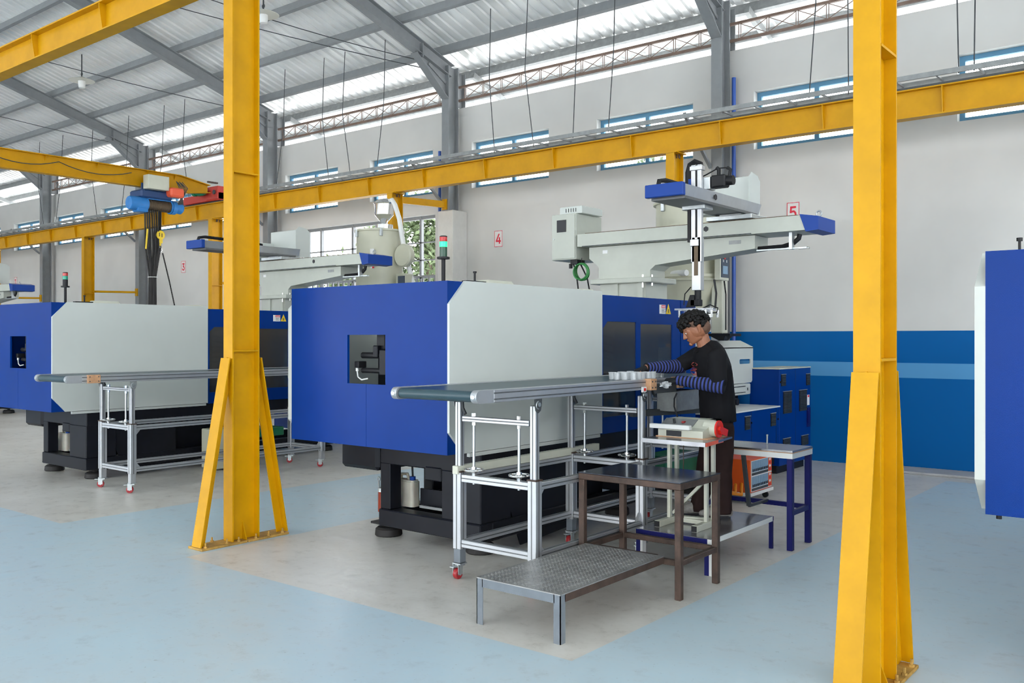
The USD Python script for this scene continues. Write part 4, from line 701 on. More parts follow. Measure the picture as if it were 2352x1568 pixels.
def conveyor(lab, xn, xf, y0, y1, legs, zt, woods, jig=(), rail0=0.0, dark=True):
    t = thing('belt_conveyor', lab, 'conveyor', ((xn + xf) / 2, y0, 0)); P = lambda n, b, m, **k: part(t, n, b, m, **k)
    rr = 0.036; xc = (xn + xf) / 2; zc = zt - rr
    # belt: a closed loop around two rollers
    n = 10; a = np.linspace(-np.pi / 2, -3 * np.pi / 2, n); ya, yb = y0 + rr + 0.012, y1 - rr
    loop = [(ya + (rr - 0.003) * math.cos(k), zc + (rr - 0.003) * math.sin(k)) for k in a] + [(yb - (rr - 0.003) * math.cos(k), zc - (rr - 0.003) * math.sin(k)) for k in a]
    P('belt', MB().loft([[(xf + 0.05, *q) for q in loop], [(xn - 0.05, *q) for q in loop]]), 'belt_green', smooth=30)
    for x, s in ((xn, 1), (xf, -1)):
        lo, hi = sorted((x, x - s * 0.045)); prof = [(y0 + rr + rr * math.cos(k), zc + rr * 1.05 * math.sin(k)) for k in np.linspace(np.pi / 2, 3 * np.pi / 2, 12)] + [(y0 + 0.16, zc - rr * 1.05), (y0 + 0.16, zc + rr * 1.05)]
        q = P('end_bracket', MB().poly(prof, (lo, 0, 0), EY, EZ, (hi - lo, 0, 0)), 'aluminium', smooth=30)
        part(q, 'tension_screw', MB().cyl((lo + 0.022, y0 - 0.002, zc), (lo + 0.022, y0 + 0.01, zc), 0.010, 10).torus((lo + 0.022, y0 - 0.001, zc), EY, 0.011, 0.003, 12, 6), 'zinc', smooth=40)
        r = P('side_rail', MB().box(lo, hi, y0 + 0.16, y1, zc - rr * 1.05, zc + rr * 1.05, 0.003), 'aluminium')
        xs = hi if s > 0 else lo; g = MB()
        for z in (zc + 0.018, zc - 0.018): g.box(xs - 0.001, xs + 0.001, y0 + 0.16, y1, z - 0.004, z + 0.004)
        part(r, 'slot', g, 'aluminium_groove')
    zr_, zj = zc - rr * 1.05, 0.715
    for i, y in enumerate(legs):
        for x, s in ((xn - 0.035, 1), (xf + 0.035, -1)):
            profile(P, 'upper_leg', (x, y, zj - 0.2), (x, y, zr_ - 0.045), 0.044, up=EY); w = 0.066
            profile(P, 'lower_leg', (x, y, 0.20), (x, y, zj), w, up=EY)
            P('leg_cap', MB().box(x - 0.036, x + 0.036, y - 0.036, y + 0.036, zj - 0.004, zj + 0.006), 'rusty_steel')
            P('pivot_bracket', MB().poly([(-0.036, 0), (0.036, 0), (0.036, -0.035), (0.025, -0.075), (0.0, -0.09), (-0.025, -0.075), (-0.036, -0.035)], (x + s * 0.024, y, zr_), EY, EZ, (s * 0.006, 0, 0)), 'dark_grey' if dark and s > 0 else 'galvanised')
            P('pivot_bolt', MB().cyl((x + s * 0.03, y, zr_ - 0.036), (x + s * 0.04, y, zr_ - 0.036), 0.014, 10).torus((x + s * 0.031, y, zr_ - 0.04), EX, 0.024, 0.004, 16, 6, np.pi * 0.5, np.pi * 1.5), 'zinc', smooth=40)
            if dark: P('foot_tube', MB().box(x - 0.028, x + 0.028, y - 0.028, y + 0.028, 0.11, 0.20), 'platform_grey'); caster(P, x, y)
            else: P('foot_tube', MB().box(x - 0.028, x + 0.028, y - 0.028, y + 0.028, 0.106, 0.20), 'aluminium'); caster(P, x, y, (-0.6, -0.8, 0))
        for z, w in ((1.07, 0.036), (0.675, 0.05), (0.24, 0.05)): profile(P, 'cross_bar', (xf + 0.07, y, z), (xn - 0.07, y, z), w)
        for x in (xf + 0.16, xn - 0.16):
            P('jack_screw', MB().cyl((x, y, 0.64), (x, y, 1.10), 0.0095, 10), 'zinc', smooth=40); P('jack_nut', MB().cyl((x, y, 1.088), (x, y, 1.11), 0.015, 6).cyl((x, y, 1.03), (x, y, 1.052), 0.013, 6), 'chrome'); handwheel(P, x, y - 0.0, 0.735)
        P('corner_chain', MB().tube([(xf + 0.055, y, zr_ - 0.03), (xf + 0.06, y, 1.14), (xf + 0.085, y, 1.10)], 0.012, 6), 'dark_grey', smooth=40)
    for a_, b_ in zip(legs[:-1], legs[1:]):
        for x in (xn - 0.035, xf + 0.035):
            for z in (0.675, 0.24): profile(P, 'long_bar', (x, a_ + 0.034, z), (x, b_ - 0.034, z), 0.046)
        for y, s in ((a_, 1), (b_, -1)):
            for z, sz in ((0.65, -1), (0.265, 1)): P('corner_gusset', MB().poly([(s * 0.033, z), (s * 0.085, z), (s * 0.033, z + sz * 0.06)], (xn - 0.045, y, 0), EY, EZ, (0.02, 0, 0)), 'aluminium')
    if dark: P('long_channel', MB().box(xf + 0.012, xf + 0.06, y0 + 0.55, 6.2, 0.70, 0.755, 0.003), 'cream_enamel')
    for y in woods:
        P('wooden_block', MB().box(xn - 0.02, xn + 0.045 if dark else xn + 0.02, y, y + (0.085 if dark else 0.13), zc - 0.042, zc + 0.042, 0.003), 'wood'); b = MB()
        for dy in (0.02, 0.065 if dark else 0.11):
            for dz in (-0.022, 0.022): b.cyl((xn + (0.044 if dark else 0.019), y + dy, zc + dz), (xn + (0.049 if dark else 0.022), y + dy, zc + dz), 0.006, 8)
        P('wood_screws', b, 'dark_grey')
    return t
cv = conveyor('aluminium belt conveyor with dark green belt and red casters, loaded with plastic cups', -3.42, -4.12, 3.94, 7.3, (4.54, 5.84, 7.05), 1.30, (5.84, 6.25))
part(cv, 'control_plate', MB().box(-3.4, -3.39, 5.93, 6.25, 1.195, 1.265), 'dark_grey'); part(cv, 'red_switch', MB().box(-3.418, -3.405, 5.77, 5.83, 1.21, 1.25, 0.003), 'label_white'); part(cv, 'red_switch', MB().cyl((-3.405, 5.8, 1.23), (-3.4, 5.8, 1.23), 0.012, 12), 'red_plastic')
part(cv, 'motor_box', MB().box(-3.62, -3.45, 6.35, 6.75, 1.03, 1.19, 0.006), 'galvanised'); part(cv, 'motor_bar', MB().bar((-3.70, 6.1, 1.02), (-3.43, 6.9, 1.02), 0.05, 0.05), 'dark_grey')
conveyor('aluminium belt conveyor with red casters beside the left machine, its belt empty', -8.965, -9.645, 4.22, 7.75, (4.92, 7.42), 1.235, (4.43,), dark=False)
# ---------------------------------------------------------------- plastic cups on the belt
rs = np.random.RandomState(11); cups = []
def cup(c, r, h):
    m = MB().lathe(c, c + EZ * h, [(0, r * 0.8), (0.05, r * 0.86), (0.9, r), (0.94, r * 1.06), (1, r * 1.06)], 16)
    t = thing('plastic_cup', 'clear', 'cup', c); part(t, 'wall', m, 'clear_cup', smooth=35); part(t, 'rim', MB().torus(c + EZ * h, EZ, r * 1.04, 0.0022, 18, 5), 'clear_cup', smooth=True); return t
spots = []
for row, x in enumerate((-3.50, -3.555, -3.61, -3.665)):
    for k in range(9):
        if row == 3 and k % 2: continue
        y = 5.74 + k * 0.066 + (0.03 if row % 2 else 0) + rs.uniform(-0.006, 0.006)
        if row == 0 and (k in (0,) or y > 6.12): continue
        spots.append((x + rs.uniform(-0.005, 0.005), y))
proto = None; G = 'cups on the conveyor belt'; L = 'small clear plastic cup standing upright among others on the conveyor belt by the worker'
for x, y in spots:
    if proto is None: proto = cup(np.array([x, y, 1.2985]), 0.026, 0.052); stage.GetPrimAtPath(proto).SetCustomDataByKey('label', L); stage.GetPrimAtPath(proto).SetCustomDataByKey('group', G)
    else: dup(proto, (x, y, 1.2985), L, G)
bag = MB(); k = rs.uniform(0.7, 1.2, 14)
bag.loft([[(-3.355 + 0.012 * math.sin(a * 2 + j), 5.95 + j * 0.016 + 0.004 * math.cos(3 * a), 1.258 + (0.026 if 2 < j < 7 else 0.012) * k[j] * math.sin(a)) for a in np.linspace(0, 6.28, 10, endpoint=False)] for j in range(10)])
single('plastic_bag', bag, 'clear_cup', 'crumpled clear plastic bag hanging over the conveyor side below the gloved hand', 'plastic bag', smooth=40)
# ---------------------------------------------------------------- step platform with tread plate
t = thing('step_platform', 'low grey steel step with diamond tread plate, in front of the brown table', 'step', (-3.07, 4.42, 0)); x0, x1, y0, y1, zt = -3.36, -2.78, 3.875, 4.965, 0.262
part(t, 'deck_plate', MB().box(x0, x1, y0, y1, zt - 0.006, zt), 'tread_plate'); part(t, 'hook_plate', MB().box(x0 + 0.06, x1 - 0.06, y1, y1 + 0.04, zt - 0.012, zt - 0.004).box(x0 + 0.06, x1 - 0.06, y1 - 0.006, y1, zt - 0.05, zt - 0.006), 'rusty_steel')
b = MB(); i = 0; yy = y0 + 0.02
while yy < y1 - 0.015:
    xx = x0 + 0.02 + (0.0135 if i % 2 else 0); j = 0
    while xx < x1 - 0.015:
        s = 1 if (i + j) % 2 else -1; a = 0.011; w_ = 0.0035; d = unit((s, 1, 0)) * a; e = unit((-1 * s, 1, 0)) * w_ if s > 0 else unit((1, 1, 0)) * w_
        c = np.array([xx, yy, zt]); b.add([c + d, c + e, c - d, c - e, c + EZ * 0.0022], [[0, 1, 4], [1, 2, 4], [2, 3, 4], [3, 0, 4]] if np.cross(d, e)[2] > 0 else [[1, 0, 4], [2, 1, 4], [3, 2, 4], [0, 3, 4]]); xx += 0.027; j += 1
    yy += 0.0155; i += 1
part(t, 'tread_lozenges', b, 'tread_plate', kind='stuff')
part(t, 'front_rail', MB().bar((x0 + 0.04, y0 + 0.003, zt - 0.028), (x1 - 0.04, y0 + 0.003, zt - 0.028), 0.006, 0.045), 'platform_grey')
for x in (x0 + 0.003, x1 - 0.003): part(t, 'side_rail', MB().bar((x, y0 + 0.04, zt - 0.026), (x, y1, zt - 0.026), 0.006, 0.04), 'rusty_steel')
for x, s in ((x0, 1), (x1, -1)):
    for y, q in ((y0, 1),): part(t, 'leg', MB().box(min(x, x + s * 0.045), max(x, x + s * 0.045), min(y, y + q * 0.005), max(y, y + q * 0.005), 0, zt - 0.006).box(min(x, x + s * 0.005), max(x, x + s * 0.005), min(y, y + q * 0.045), max(y, y + q * 0.045), 0, zt - 0.006), 'platform_grey')
# ---------------------------------------------------------------- brown steel table
t = thing('steel_table', 'rusty brown steel table with shiny black top, behind the diamond-plate step', 'table', (-3.06, 5.28, 0)); x0, x1, y0, y1 = -3.425, -2.67, 4.975, 5.52
part(t, 'tabletop', MB().box(x0, x1, y0, y1, 0.716, 0.722), 'black_top')
for p, q in (((x0, y0 + 0.02), (x1, y0 + 0.02)), ((x0, y1 - 0.02), (x1, y1 - 0.02))): part(t, 'apron', MB().bar((*p, 0.695), (*q, 0.695), 0.04, 0.042, ch=0.004), 'rusty_steel')
for x in (x0 + 0.02, x1 - 0.02): part(t, 'apron', MB().bar((x, y0 + 0.04, 0.695), (x, y1 - 0.04, 0.695), 0.04, 0.042, ch=0.004), 'rusty_steel')
for x in (x0 + 0.022, x1 - 0.022):
    for y in (y0 + 0.022, y1 - 0.022): part(t, 'leg', MB().box(x - 0.021, x + 0.021, y - 0.021, y + 0.021, 0, 0.676, 0.004), 'rusty_steel')
for x in (x0 + 0.022, x1 - 0.022): part(t, 'lower_rail', MB().bar((x, y0 + 0.043, 0.225), (x, y1 - 0.043, 0.225), 0.035, 0.035, ch=0.003), 'rusty_steel')
for y in (y0 + 0.022, y1 - 0.022): part(t, 'lower_rail', MB().bar((x0 + 0.043, y, 0.225), (x1 - 0.043, y, 0.225), 0.035, 0.035, ch=0.003), 'rusty_steel')
# ---------------------------------------------------------------- worker's low platform
t = thing('work_platform', 'low grey-topped platform with blue legs that the worker stands on', 'platform', (-3.08, 6.15, 0)); x0, x1, y0, y1 = -3.375, -2.79, 5.63, 6.66
part(t, 'deck_plate', MB().box(x0 + 0.002, x1 - 0.002, y0 + 0.002, y1, 0.246, 0.25), 'steel_top')
part(t, 'front_rail', MB().box(x0, x1 - 0.03, y0 - 0.002, y0 + 0.03, 0.212, 0.246), 'navy_paint'); part(t, 'rear_rail', MB().box(x0, x1 - 0.03, y1 - 0.03, y1, 0.212, 0.246), 'navy_paint')
for x in (x0, x1 - 0.03): part(t, 'side_rail', MB().box(x, x + 0.03, y0, y1, 0.2119, 0.2459), 'pvc_white')
for x in (x0, x1 - 0.052):
    for y in (y0,):
        q = part(t, 'leg', MB().box(x, x + 0.034, y, y + 0.05, 0, 0.21), 'navy_paint'); part(q, 'side_plate', MB().box(x + 0.034, x + 0.052, y, y + 0.05, 0, 0.2118), 'pvc_white')
for x in (x0 + 0.03, x1 - 0.02): part(t, 'link_bar', MB().bar((x, y1, 0.23), (x, y1 + 0.03, 0.23), 0.03, 0.03).box(x - 0.014, x + 0.014, y1 + 0.005, y1 + 0.028, 0, 0.215), 'navy_paint')
# ---------------------------------------------------------------- blue-legged steel table
t = thing('work_table', 'steel-topped table with dark blue legs behind the worker, over the orange cabinet', 'table', (-3.0, 6.9, 0)); x0, x1, y0, y1 = -3.40, -2.64, 6.67, 7.08
part(t, 'tabletop', MB().box(x0, x1, y0, y1, 0.742, 0.756), 'steel_top'); part(t, 'top_edge', MB().box(x0 - 0.002, x1 + 0.002, y0 - 0.002, y1 + 0.002, 0.736, 0.742), 'wood')
for y in (y0, y1 - 0.03): part(t, 'apron', MB().box(x0, x1, y, y + 0.03, 0.695, 0.736), 'pvc_white')
for x in (x0, x1 - 0.03): part(t, 'apron', MB().box(x, x + 0.03, y0 + 0.03, y1 - 0.03, 0.695, 0.736), 'pvc_white')
for x in (x0 + 0.025, x1 - 0.025):
    for y in (y0 + 0.025, y1 - 0.025): part(t, 'leg', MB().box(x - 0.022, x + 0.022, y - 0.022, y + 0.022, 0, 0.695, 0.003), 'navy_paint')
for x in (x0 + 0.025, x1 - 0.025): part(t, 'lower_rail', MB().bar((x, y0 + 0.048, 0.28), (x, y1 - 0.048, 0.28), 0.03, 0.035), 'navy_paint')
part(t, 'lower_rail', MB().bar((x0 + 0.048, y1 - 0.025, 0.28), (x1 - 0.048, y1 - 0.025, 0.28), 0.03, 0.035), 'navy_paint')
part(t, 'middle_strut', MB().bar((-3.04, 6.685, 0.695), (-3.0, 6.70, 0.30), 0.028, 0.028).bar((-3.0, 6.70, 0.30), (-3.0, 7.055, 0.295), 0.02, 0.02), 'dark_grey')
single('spray_nozzle', MB().cyl((-2.98, 7.0, 0.756), (-2.98, 7.0, 0.82), 0.008, 10).cyl((-2.98, 7.0, 0.82), (-2.98, 7.0, 0.832), 0.010, 10), 'zinc', 'small upright metal pin standing on the blue-legged table', 'pin', smooth=40)
# ---------------------------------------------------------------- foot-pedal sealer on cream stand
t = thing('pedal_sealer', 'cream foot-pedal bag sealer with red spool on a stand, between worker and brown table', 'bag sealer', (-3.15, 6.0, 0.25)); P = lambda n, b, m, **k: part(t, n, b, m, **k)
for x in (-2.985, -3.28):
    P('foot', MB().box(x - 0.022, x + 0.022, 5.76, 6.12, 0.25, 0.295, 0.003), 'cream_enamel'); P('foot_end', MB().box(x - 0.02, x + 0.02, 5.755, 5.76, 0.253, 0.292).box(x - 0.02, x + 0.02, 6.12, 6.13, 0.253, 0.292), 'black_plastic')
    P('upright', MB().box(x - 0.012, x + 0.012, 5.93, 5.96, 0.295, 0.86), 'cream_enamel'); P('upright', MB().box(x - 0.012, x + 0.012, 6.04, 6.07, 0.295, 0.86), 'cream_enamel')
P('cross_rail', MB().bar((-3.27, 6.0, 0.275), (-2.995, 6.0, 0.275), 0.03, 0.03), 'cream_enamel'); P('diagonal_brace', MB().bar((-3.27, 5.98, 0.32), (-2.995, 5.98, 0.60), 0.025, 0.02), 'cream_enamel')
P('pedal', MB().bar((-3.22, 5.99, 0.30), (-3.02, 6.1, 0.285), 0.05, 0.012), 'cream_enamel'); P('pedal_rod', MB().cyl((-3.17, 5.95, 0.3), (-3.17, 5.95, 0.86), 0.004, 6), 'rusty_steel')
zt = 0.885
P('tray', MB().hexa([(-3.385, 5.72, zt - 0.03), (-2.88, 5.72, zt - 0.03), (-2.91, 6.21, zt - 0.012), (-3.385, 6.21, zt - 0.012), (-3.385, 5.72, zt), (-2.88, 5.72, zt), (-2.91, 6.21, zt), (-3.385, 6.21, zt)]), 'steel_top')
P('tray_edge', MB().bar((-2.878, 5.73, zt - 0.016), (-2.905, 6.05, zt - 0.012), 0.005, 0.026), 'coral_paint'); P('base_board', MB().box(-3.37, -2.95, 5.90, 6.20, zt, zt + 0.006), 'wood')
P('sealer_body', MB().poly([(5.90, zt + 0.006), (6.20, zt + 0.006), (6.20, zt + 0.125), (6.07, zt + 0.125), (5.97, zt + 0.07), (5.90, zt + 0.055)], (-3.35, 0, 0), EY, EZ, (0.36, 0, 0)), 'cream_enamel')
P('sealer_recess', MB().box(-3.28, -3.16, 5.895, 5.902, zt + 0.01, zt + 0.05), 'ink')
P('control_plate', MB().obox((-3.24, 6.018, zt + 0.1005), [EX, unit((0, 0.11, 0.055)), unit((0, -0.055, 0.11))], [0.13, 0.05, 0.002]), 'galvanised')
P('control_knob', MB().cyl((-3.27, 6.005, zt + 0.095), (-3.27, 5.995, zt + 0.125), 0.010, 12), 'dark_grey', smooth=40); P('rocker_switch', MB().box(-3.21, -3.19, 5.995, 6.025, zt + 0.098, zt + 0.112), 'red_paint_dark')
P('sealing_bar', MB().box(-3.385, -3.06, 5.83, 5.87, zt + 0.065, zt + 0.098, 0.004), 'pvc_white'); P('bar_arm', MB().bar((-3.30, 5.86, zt + 0.08), (-3.30, 5.985, zt + 0.075), 0.02, 0.015).bar((-3.14, 5.86, zt + 0.08), (-3.14, 5.985, zt + 0.075), 0.02, 0.015), 'zinc')
P('rear_cover', MB().box(-3.05, -2.99, 6.1, 6.2, zt + 0.1, zt + 0.125), 'pvc_white')
P('tape_spool', MB().cyl((-3.04, 6.05, zt + 0.066), (-2.945, 6.05, zt + 0.066), 0.058, 24), 'cream_enamel', smooth=40); P('spool_flange', MB().lathe((-2.945, 6.05, zt + 0.066), (-2.92, 6.05, zt + 0.066), [(0, 0.062), (0.5, 0.062), (0.5, 0.05), (0.3, 0.04), (0.3, 0.02), (1, 0.018)], 24), 'red_plastic', smooth=30, label='red plastic spool end')
P('spool_lever', MB().bar((-2.93, 6.06, zt + 0.06), (-2.925, 6.155, zt + 0.03), 0.012, 0.05), 'red_plastic'); P('power_cable', MB().tube([(-3.33, 6.16, zt + 0.12), (-3.37, 6.18, zt + 0.2), (-3.38, 6.2, zt + 0.26), (-3.37, 6.22, zt + 0.30)], 0.007, 6), 'black_plastic', smooth=True)
# ---------------------------------------------------------------- orange temperature controller cabinet
t = thing('temperature_cabinet', 'orange cabinet on casters with rows of grey controller cards, under the blue-legged table', 'controller cabinet', (-3.9, 8.6, 0)); P = lambda n, b, m, **k: part(t, n, b, m, **k)
P('housing', MB().box(-4.12, -3.715, 8.32, 8.84, 0.105, 0.425, 0.004), 'orange_paint'); P('base_plate', MB().box(-4.13, -3.70, 8.31, 8.85, 0.075, 0.105), 'pvc_white')
P('card_frame', MB().box(-3.715, -3.708, 8.34, 8.82, 0.115, 0.415), 'pvc_white')
for r, z in enumerate((0.275, 0.125)):
    for k in range(10):
        y = 8.345 + 0.0385 * k; c = P('controller_card', MB().box(-3.708, -3.703, y, y + 0.034, z + 0.03, z + 0.135), 'card_blue'); part(c, 'card_switch', MB().box(-3.703, -3.699, y + 0.008, y + 0.026, z + 0.036, z + 0.06), 'ink')
    P('connector_row', MB().box(-3.708, -3.704, 8.345, 8.725, z - 0.002, z + 0.022), 'dark_grey'); P('socket_panel', MB().box(-3.708, -3.705, 8.735, 8.815, z, z + 0.135), 'orange_paint')
    for k in range(4): P('socket_label', MB().box(-3.705, -3.703, 8.75, 8.79, z + 0.01 + 0.033 * k, z + 0.03 + 0.033 * k), 'label_white' if k % 2 else 'sign_red')
for x in (-4.08, -3.76):
    for y in (8.37, 8.79): P('caster', MB().cyl((x, y - 0.012, 0.03), (x, y + 0.012, 0.03), 0.03, 14).box(x - 0.02, x + 0.02, y - 0.016, y + 0.016, 0.055, 0.075), 'black_plastic', smooth=40)
for x in (-3.97,):
    for z in (0.31, 0.17): P('clasp', MB().box(x - 0.03, x + 0.03, 8.31, 8.32, z - 0.02, z + 0.06).tube([(x + 0.03, 8.3, z - 0.02), (x + 0.04, 8.29, z + 0.02), (x + 0.03, 8.3, z + 0.06)], 0.005, 6), 'red_plastic')
# orange cooling hoses and green tray under the machine
h = MB()
for k, (x, y) in enumerate(((-3.93, 7.70), (-3.90, 7.76), (-3.87, 7.83))):
    h.tube([(x, y, 0.78), (x + 0.01, y + 0.02, 0.55), (x + 0.03, y + 0.05, 0.36), (x + 0.10, y + 0.08, 0.22 - 0.03 * k), (x + 0.18, y + 0.24, 0.17 - 0.02 * k), (x + 0.1, y + 0.42, 0.2)], 0.016, 8)
single('cooling_hoses', h, 'orange_hose', 'orange rubber hoses looping down behind the worker\'s legs', 'hose', smooth=True)
single('scrap_tray', MB().box(-4.22, -3.98, 7.12, 7.95, 0.30, 0.56, 0.01), 'green_plastic', 'dark green plastic tray below the nearest machine, behind the sealer', 'tray')
single('scrap_tray', MB().box(-10.0, -9.66, 6.75, 7.35, 0.36, 0.47, 0.01), 'green_plastic', 'green plastic tray below the left machine, behind the crane column', 'tray')
single('cream_bin', MB().box(-9.98, -9.68, 6.35, 6.65, 0.02, 0.5, 0.01), 'hopper_cream', 'pale box on the floor below the left machine, left of the crane column', 'box')
# ================================================================ OVERHEAD CRANE
gx = -15.85
t = thing('crane_girder', 'yellow bridge crane girder with red end truck, crossing at the upper left', 'crane', (gx, 7.4, 4.4)); P = lambda n, b, m, **k: part(t, n, b, m, **k)
P('girder', MB().poly([(4.5, 4.412), (9.75, 4.412), (10.22, 4.47), (10.22, 4.60), (9.6, 4.708), (4.5, 4.708)], (gx - 0.005, 0, 0), EY, EZ, (0.01, 0, 0)).bar((gx, 4.5, 4.714), (gx, 9.6, 4.714), 0.16, 0.013).bar((gx, 9.6, 4.714), (gx, 10.24, 4.606), 0.16, 0.013).bar((gx, 4.5, 4.406), (gx, 9.75, 4.406), 0.16, 0.013).bar((gx, 9.75, 4.406), (gx, 10.24, 4.464), 0.16, 0.013), 'yellow_paint')
for y in (5.2, 6.15, 7.1, 8.0, 8.95, 9.5): P('stiffener', MB().poly([(0.005, 4.707), (0.075, 4.707), (0.005, 4.62)], (gx, y, 0), EX, EZ, (0, 0.01, 0)), 'yellow_paint')
P('hanger_plate', MB().box(gx - 0.08, gx + 0.08, 4.22, 4.5, 4.40, 4.47), 'yellow_paint')
P('end_truck', MB().box(gx - 1.15, gx + 0.10, 10.40, 10.6, 4.345, 4.50, 0.008).box(gx - 0.30, gx + 0.10, 10.38, 10.62, 4.36, 4.62, 0.01), 'red_paint'); P('truck_wheel_hub', MB().cyl((gx + 0.0, 10.36, 4.5), (gx + 0.0, 10.385, 4.5), 0.045, 14), 'dark_grey', smooth=40)
P('drive_motor', MB().lathe((gx - 0.62, 10.30, 4.52), (gx - 0.2, 10.30, 4.52), [(0, 0.05), (0.1, 0.065), (0.28, 0.065), (0.3, 0.05), (0.42, 0.05), (0.45, 0.075), (0.85, 0.075), (1, 0.05)], 16), 'green_paint', smooth=30)
P('limit_arm', MB().box(gx + 0.02, gx + 0.06, 10.2, 10.42, 4.66, 4.69), 'rusty_steel')
w = MB()
for a, b in ((6.1, 7.3), (7.3, 8.6), (4.6, 6.1)):
    s = np.linspace(0, 1, 9); w.tube(np.stack([np.full(9, gx + 0.10), a + (b - a) * s, 4.62 - 0.45 * s * (1 - s)], 1), 0.008, 5)
P('festoon_cable', w, 'dark_grey', smooth=True)
t = thing('electric_hoist', 'blue electric rope hoist with grey box and orange cover under the yellow girder', 'hoist', (gx, 9.1, 4.0)); P = lambda n, b, m, **k: part(t, n, b, m, **k); hx = gx + 0.12; z = 4.07
P('trolley', MB().box(gx - 0.2, gx + 0.22, 8.72, 9.35, 4.18, 4.335, 0.03).box(gx + 0.10, gx + 0.13, 8.78, 9.3, 4.3, 4.46), 'hoist_navy')
P('motor', MB().lathe((hx, 8.52, z), (hx, 8.86, z), [(0, 0.05), (0.04, 0.115), (0.12, 0.13), (0.9, 0.13), (1, 0.12)], 24), 'hoist_blue', smooth=30); P('motor_foot', MB().box(hx - 0.1, hx + 0.1, 8.66, 8.86, z - 0.15, z - 0.06, 0.01), 'hoist_blue')
P('rope_drum', MB().cyl((hx, 8.86, z), (hx, 9.34, z), 0.10, 24), 'copper_rope', smooth=40); r = MB()
for k in range(16): r.torus((hx, 8.89 + 0.0285 * k, z), EY, 0.1, 0.006, 20, 5)
P('rope_turns', r, 'copper_rope', smooth=True, kind='stuff')
P('drum_cover', MB().torus((hx, 8.86, z), EY, 0.115, 0.016, 24, 6).torus((hx, 9.34, z), EY, 0.115, 0.016, 24, 6).box(hx - 0.12, hx + 0.06, 8.86, 9.34, z + 0.095, z + 0.12), 'hoist_blue', smooth=30)
P('gearbox', MB().lathe((hx, 9.36, z), (hx, 9.60, z), [(0, 0.13), (0.35, 0.13), (0.4, 0.1), (0.85, 0.11), (1, 0.08)], 20), 'hoist_blue', smooth=30)
P('control_box', MB().box(hx + 0.02, hx + 0.2, 8.80, 9.22, 4.345, 4.60, 0.008), 'cream_enamel'); P('box_door', MB().box(hx + 0.2, hx + 0.207, 8.82, 9.20, 4.365, 4.585), 'cream_enamel')
P('brake_cover', MB().box(hx + 0.06, hx + 0.26, 9.22, 9.50, 4.24, 4.41, 0.03), 'coral_paint')
w = MB()
for k in range(7): w.tube([(hx + 0.1, 9.42 + 0.02 * k, 4.56 - 0.01 * (k % 3)), (hx + 0.13, 9.46 + 0.03 * k, 4.45), (hx + 0.12 - 0.01 * k, 9.5 + 0.012 * k, 4.25), (hx + 0.08, 9.46 + 0.02 * k, 4.12)], 0.008, 5)
P('wiring', w, 'dark_grey', smooth=True)
f = MB()
for k in (-1, 0, 1): f.tube([(hx + 0.0, 9.14 + 0.03 * k, 3.97), (hx, 9.14 + 0.02 * k, 3.58)], 0.005, 5)
P('hoist_rope', f, 'dark_grey')
hk = P('hook_block', MB().lathe((hx - 0.05, 9.14, 3.53), (hx + 0.05, 9.14, 3.53), [(0, 0.06), (0.1, 0.085), (0.9, 0.085), (1, 0.06)], 20).box(hx - 0.03, hx + 0.03, 9.09, 9.19, 3.38, 3.48, 0.01).cyl((hx, 9.14, 3.33), (hx, 9.14, 3.4), 0.028, 12), 'label_yellow', smooth=30)
part(hk, 'hook', MB().torus((hx, 9.14, 3.255), EX, 0.042, 0.013, 16, 8, -2.4, 2.2).cyl((hx, 9.14, 3.29), (hx, 9.14, 3.34), 0.012, 8), 'chrome', smooth=True); part(hk, 'sheave_slots', MB().box(hx + 0.049, hx + 0.052, 9.10, 9.115, 3.50, 3.57).box(hx + 0.049, hx + 0.052, 9.15, 9.165, 3.49, 3.56), 'ink')
t = thing('pendant_cables', 'bundle of black control cables hanging from the hoist beside the hook', 'cables', (hx, 9.0, 2.25)); w = MB(); rs = np.random.RandomState(3)
for k in range(11):
    y = 8.88 + 0.03 * k; a = rs.uniform(-0.02, 0.02); w.tube([(hx + 0.02 * (k % 3), y - 0.03, 4.0), (hx + 0.02 * (k % 3) + a, y - 0.03 + 0.3 * (0.08 - abs(k - 5) * 0.012), 3.3), (hx + 0.02 * (k % 2), 9.0 + 0.012 * (k - 5), 2.75), (hx + a, 9.0 + 0.016 * (k - 5), 2.02)], 0.017, 6)
part(t, 'cable_bundle', w, 'rubber', smooth=True); part(t, 'yellow_sleeve', MB().tube([(hx + 0.05, 8.87, 3.62), (hx + 0.05, 8.84, 3.25)], 0.016, 8), 'label_yellow'); part(t, 'cable_tie', MB().torus((hx, 9.0, 2.74), EZ, 0.085, 0.006, 18, 6), 'pvc_white', smooth=True)
single('slack_cable', MB().tube([(hx, 9.2, 3.2), (hx + 0.02, 9.32, 2.7), (hx + 0.04, 9.45, 2.1)], 0.012, 6), 'rubber', 'single dark cable slanting away from the hoist cable bundle', 'cable', smooth=True)
